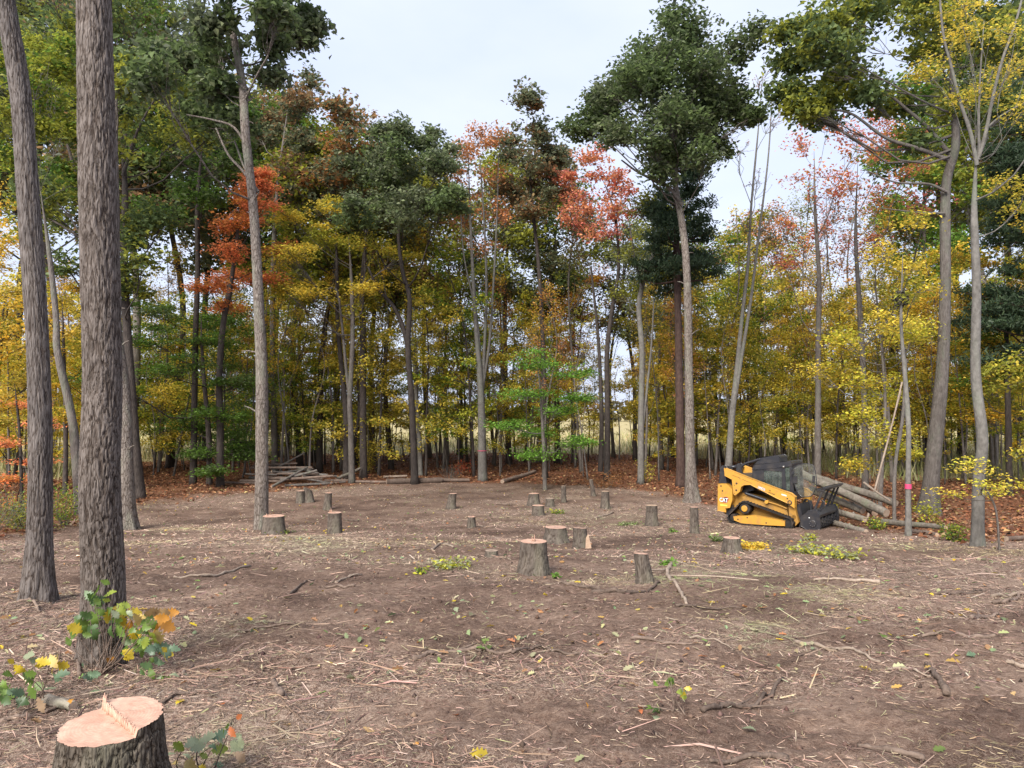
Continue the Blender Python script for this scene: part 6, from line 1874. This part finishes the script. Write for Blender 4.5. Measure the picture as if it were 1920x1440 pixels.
panel('skid_shoe', [(1660, 1160), (1700, 1120), (1712, 1128), (1672, 1180)], -YE - .01, -YE + .07, 'steel', mul, 0.006, yref=-YE)
pb = cyl('push_bar', (M2(1712, 612, -YE)[0] + .05, -.85, M2(1712, 612, -YE)[1]), (M2(1712, 612, -YE)[0] + .05, .85, M2(1712, 612, -YE)[1]), 0.05, 'black', None, 16)
for yy in (-.80, -.22, .40, .80):
    xa, za = M2(1610, 890, -YE); xb, zb = M2(1712, 612, -YE)
    V, Q, T = prism([(xa - .02, za), (xa + .04, za), (xb + .075, zb + .03), (xb + .03, zb + .03)], yy - .022, yy + .022)
    bev(mobj('upright', make_mesh('upright', V, Q, T, False), M['black'], pb), 0.01)
V, Q, T = prism([(xb - .12, zb - .04), (xb + .14, zb + .02), (xb + .14, zb + .055), (xb - .10, zb + .01)], -.85, .85)
bev(mobj('top_plate', make_mesh('top_plate', V, Q, T, False), M['black'], pb), 0.008)
for y0 in (-.25, .1):
    pipe('hydraulic_hose', [P3(1400, 860, y0), P3(1470, 720, y0), P3(1540, 760, y0), P3(1560, 900, y0)], 0.022, 'black')
panel('hitch_plate', [(1365, 800), (1400, 780), (1450, 950), (1450, 1080), (1400, 1090)], -.55, .55, 'black', b=0.012, yref=-.6)
pipe('hydraulic_hose', [P3(1690, 900, -.6), P3(1745, 830, -.6), P3(1755, 770, -.6), P3(1720, 740, -.6)], 0.02, 'black')


# ================================================================== LEAFY SPROUTS AND SINGLE LEAVES
def lobed_mesh(seed):
    rng = np.random.default_rng(seed)
    prof = [(0, .015), (.10, .07), (.18, .20), (.25, .12), (.36, .33), (.44, .19), (.56, .42), (.65, .22), (.75, .32), (.83, .14), (.92, .13), (1, .0)]
    V = []; cz = rng.uniform(-.5, -.15); fold = rng.uniform(.05, .35)
    for t, w in prof:
        z = cz * t * t + 0.05 * math.sin(6 * t + seed)
        jl, jr = (1 + rng.normal(0, .12) for _ in range(2))
        V += [(t, w * jl, z + fold * w), (t, 0, z), (t, -w * jr, z + fold * w * .8)]
    Q = []
    for k in range(len(prof) - 1):
        o = 3 * k; Q += [(o, o + 1, o + 4, o + 3), (o + 1, o + 2, o + 5, o + 4)]
    me = make_mesh('leaf', np.array(V), Q)
    me.materials.append(M['leaf_near'])
    return me


LEAF = [lobed_mesh(s) for s in range(6)]
LC = dict(g=(0.13, 0.21, 0.040), d=(0.075, 0.135, 0.040), b=(0.13, 0.20, 0.12), l=(0.28, 0.35, 0.055), y=(0.52, 0.39, 0.03), c=(0.55, 0.41, 0.15), o=(0.54, 0.25, 0.04), p=(0.54, 0.36, 0.17), r=(0.38, 0.12, 0.045), t=(0.33, 0.23, 0.15), s=(0.28, 0.32, 0.20))


def leaf_at(p, size, col, rng, parent=None, base=None, flat=False, name='leaf'):
    o = bpy.data.objects.new(name, LEAF[rng.integers(len(LEAF))])
    o.location = np.asarray(p) - (base if base is not None else 0)
    s = size
    o.scale = (s, s, s)
    if flat:
        o.rotation_euler = (rng.normal(0, .25), rng.normal(0, .25), rng.random() * 6.28)
    else:
        o.rotation_euler = (rng.normal(1.05, .35), rng.normal(0.3, .5), rng.normal(0, .9))
    c = np.array(LC[col]) * (1 + rng.normal(0, .12))
    o.color = (*np.clip(c, 0, .9), 1)
    return link(o, parent)


def sprout(name, label, cat, foot, leaves, Y, seed, ysp=0.10, flat=False):
    """foot: photo point of its base; leaves: (px, py, size px, colour)"""
    rng = np.random.default_rng(seed)
    b = at(foot[0], foot[1], Y); b[2] = float(gz(b[0], b[1]))
    root = empty(name, b, label, cat)
    mb = MB()
    leaves = list(leaves) + [(px + rng.normal(0, 9), py + rng.normal(0, 8), sp * rng.uniform(.55, .85), col) for px, py, sp, col in leaves]
    for px, py, sp, col in leaves:
        Yl = Y + rng.normal(-.03, ysp)
        p = at(px, py, Yl)
        g = float(gz(p[0], p[1]))
        p[2] = max(p[2], g + .02)
        size = sp * mpp(Yl) * 1.05
        o = leaf_at(p, size, col, rng, root, b, flat=flat and p[2] < g + .08)
        mid = (p - b) * .5 + rng.normal(0, .03, 3); mid[2] = abs(mid[2]) * .8
        if rng.random() < .28:
            mb.add(*tube(smooth_path([(rng.normal(0, .03), rng.normal(0, .03), -.01), mid, p - b], 8), np.linspace(.0045, .0018, 8), 5))
    me = mb.mesh('stem'); vert_attr(me, 'ridge', np.ones(mb.n))
    mobj('stem', me, M['bark_stick'], root)


def zl(lst, ox, oy, f):
    return [(ox + a / f, oy + b / f, s, c) for a, b, s, c in lst]


sprout('oak_sprout', 'leafy oak sprouts, green yellow and orange, around the foot of the thick near trunk', 'sprout', (190, 1236),
       zl([(470, 130, 27, 'g'), (385, 205, 30, 'd'), (420, 215, 28, 'g'), (410, 275, 26, 'd'), (420, 325, 27, 'g'), (300, 380, 30, 'g'), (270, 455, 28, 'g'), (400, 420, 30, 'd'), (520, 365, 24, 'g'), (600, 430, 28, 'g'), (600, 270, 28, 'l'), (720, 410, 28, 'g'), (780, 375, 32, 'g'), (690, 545, 34, 'g'),
           (750, 540, 26, 'g'), (670, 325, 26, 's'), (850, 595, 30, 'b'), (820, 585, 26, 'b'), (900, 585, 30, 'b'), (495, 330, 22, 's'), (245, 430, 28, 'y'), (640, 345, 30, 'y'), (695, 445, 28, 'y'), (725, 340, 26, 'c'), (780, 500, 28, 'l'), (800, 440, 24, 'y'), (930, 605, 20, 'y'), (560, 300, 26, 'y'), (505, 225, 22, 'l'),
           (855, 500, 22, 'l'), (860, 335, 30, 'p'), (920, 335, 30, 'p'), (890, 400, 34, 'o'), (865, 450, 34, 'c'), (935, 405, 30, 'o'), (640, 600, 26, 'y'), (525, 660, 18, 'o'), (350, 430, 28, 'g'), (660, 430, 26, 'o'), (560, 420, 24, 'd'), (340, 330, 24, 'd'), (700, 600, 30, 'g'), (740, 480, 28, 'g'), (650, 500, 26, 'g')], 60, 1060, 3.79), 5.36, 1301)
sprout('leafy_slash', 'scattered green and yellow oak leaves on twigs at the left edge, behind the large stump', 'leaves', (70, 1290),
       zl([(200, 835, 26, 'y'), (280, 800, 28, 'c'), (300, 850, 26, 'y'), (75, 860, 24, 'y'), (135, 815, 26, 's'), (300, 930, 30, 'b'), (455, 930, 30, 'b'), (490, 905, 24, 'b'), (130, 900, 30, 'g'), (170, 960, 32, 'g'), (50, 1000, 28, 'b'), (115, 1030, 28, 'g'), (10, 915, 28, 'g'), (85, 1050, 26, 'd'), (215, 1040, 28, 't'), (20, 1040, 28, 'd'), (150, 1060, 26, 'g'), (-20, 980, 30, 'g'), (240, 1010, 24, 's'), (420, 1050, 20, 'o')], 0, 960, 3.0), 4.62, 1302, 0.16, True)
sprout('leafy_slash', 'small sprig of blue-green leaves on the ground right of the thick near trunk', 'leaves', (285, 1250),
       [(270, 1222, 24, 'b'), (285, 1238, 22, 'b'), (262, 1245, 22, 'd'), (298, 1216, 26, 'b'), (308, 1222, 18, 'y'), (280, 1252, 20, 'g'), (318, 1272, 22, 'g'), (338, 1278, 22, 's'), (300, 1268, 18, 's')], 5.1, 1303, 0.08, True)
sprout('leafy_slash', 'patch of pale green and tan leaves right of the large stump', 'leaves', (380, 1405),
       [(345, 1400, 34, 's'), (372, 1392, 34, 's'), (395, 1386, 30, 'b'), (410, 1392, 34, 's'), (430, 1390, 28, 's'), (325, 1392, 24, 'l'), (345, 1428, 32, 'c'), (372, 1436, 30, 'y'), (405, 1432, 28, 'b'), (430, 1362, 22, 'r'), (418, 1364, 18, 'g'), (330, 1412, 26, 's'), (450, 1378, 22, 's'), (395, 1408, 28, 'l'), (440, 1410, 26, 't')], 3.5, 1304, 0.10, True)
sprout('leafy_slash', 'green leafy sprig with a rust leaf right of the middle foreground', 'leaves', (1268, 1330),
       [(1245, 1285, 24, 'g'), (1258, 1278, 22, 'g'), (1275, 1290, 22, 'y'), (1268, 1298, 18, 'l'), (1214, 1328, 24, 'g'), (1222, 1336, 20, 'd'), (1235, 1340, 22, 's'), (1222, 1352, 16, 'g'), (1284, 1296, 18, 's'), (1198, 1352, 20, 'r')], 4.35, 1305, 0.08, True)

_rng = np.random.default_rng(1400)
SINGLE = [('crumpled bright yellow leaf at the bottom edge, left of the middle', 880, 1420, 40, 'y'), ('golden leaf beside a peach leaf in the left foreground', 508, 1358, 20, 'o'), ('peach leaf lying near the golden leaf in the left foreground', 545, 1356, 22, 'p'), ('tan orange leaf in the left foreground below the root chunk', 680, 1382, 26, 'p'),
          ('orange leaf alone right of the middle, above the rust leaf', 1098, 1328, 18, 'o'), ('yellow leaf just behind the right side of the large stump', 330, 1325, 22, 'y'), ('green leaf lying alone on the right side', 1648, 1192, 24, 'g'), ('dark green oak leaf near the right edge', 1812, 1232, 30, 'b'), ('small yellow leaf beside the dark green oak leaf near the right edge', 1792, 1228, 18, 'y'),
          ('small bright yellow leaf in dirt left of the middle', 683, 1208, 12, 'y'), ('bright yellow leaf alone left of the middle foreground', 620, 1248, 14, 'y'), ('gold leaf with a green leaf at the bottom, left of the middle', 785, 1398, 22, 'o'), ('grey-green leaf near the bottom edge, left of the middle', 632, 1404, 26, 'b'), ('rust leaf in the middle foreground', 858, 1345, 18, 'r'),
          ('pale green leaf on the right foreground', 1390, 1364, 26, 's'), ('orange leaf low in the middle, small', 420, 1328, 14, 'r'), ('yellow oak leaf right of the thick trunk sprouts', 462, 1165, 14, 'y'), ('pale green leaf left of the middle, upper', 858, 1150, 14, 's'), ('pale green leaf right beside the forked brown branch', 918, 1156, 18, 's'), ('orange leaf far right in the grey dirt', 1905, 1300, 14, 'p')]
for lb, px, py, sp, col in SINGLE:
    p = gp(px, py); p[2] += 0.018
    tag(leaf_at(p, sp * mpp(p[1]), col, _rng, flat=True, name='fallen_leaf'), lb, 'leaf', 'single leaves lying in the clearing')


def pile(label, px, py, w, h, c1, c2, n, size, seed):
    return shrub('leaf_pile', label, px, py, gy(py), w, h, c1, c2, n, size, seed, up=0.9, stems=7, cat='leaves', bark='bark_stick')


C_['palegreen'] = (0.34, 0.38, 0.22)
pile('heap of cut yellow and green leaves left of the low stump', 835, 1066, 0.95, 0.12, 'yellowgreen', 'palegreen', 260, 0.075, 1501)
pile('small clump of green leaves in front of the yellow-green heap', 790, 1076, 0.35, 0.10, 'green', 'yellowgreen', 60, 0.07, 1502)
pile('bright yellow leaf heap beside the flared low stump', 1412, 1026, 0.9, 0.14, 'yellow', 'gold', 420, 0.08, 1503)
pile('pale green and yellow leafy branches in front of the machine track', 1508, 1034, 0.95, 0.20, 'yellowgreen', 'palegreen', 300, 0.085, 1504)
pile('pale leafy branch in front of the mulcher', 1578, 1043, 0.75, 0.22, 'palegreen', 'yellowgreen', 220, 0.085, 1505)
pile('leafy twigs right under the mulcher', 1520, 1010, 0.5, 0.2, 'yellowgreen', 'palegreen', 110, 0.08, 1506)
pile('green leaves at the foot of the flared low stump, rear side', 1345, 1012, 0.5, 0.16, 'palegreen', 'green', 120, 0.08, 1507)
pile('green grassy tuft at the foot of the wide dark stump', 520, 1000, 0.75, 0.14, 'green', 'olive', 320, 0.06, 1508)
pile('green leafy patch left of the tall flat-topped stump', 1180, 985, 0.9, 0.10, 'green', 'palegreen', 180, 0.06, 1509)
pile('green sprig beside the pale twisted root', 1255, 1062, 0.40, 0.12, 'green', 'brightgreen', 26, 0.10, 1510)
pile('small green sprig in front of the largest middle stump', 1040, 1078, 0.2, 0.12, 'brightgreen', 'green', 26, 0.07, 1511)
pile('green weeds beside the low round stump', 1045, 962, 0.8, 0.16, 'green', 'yellowgreen', 150, 0.07, 1512)
pile('small green sprig by the narrow post stump', 1262, 997, 0.35, 0.12, 'green', 'brightgreen', 50, 0.07, 1513)
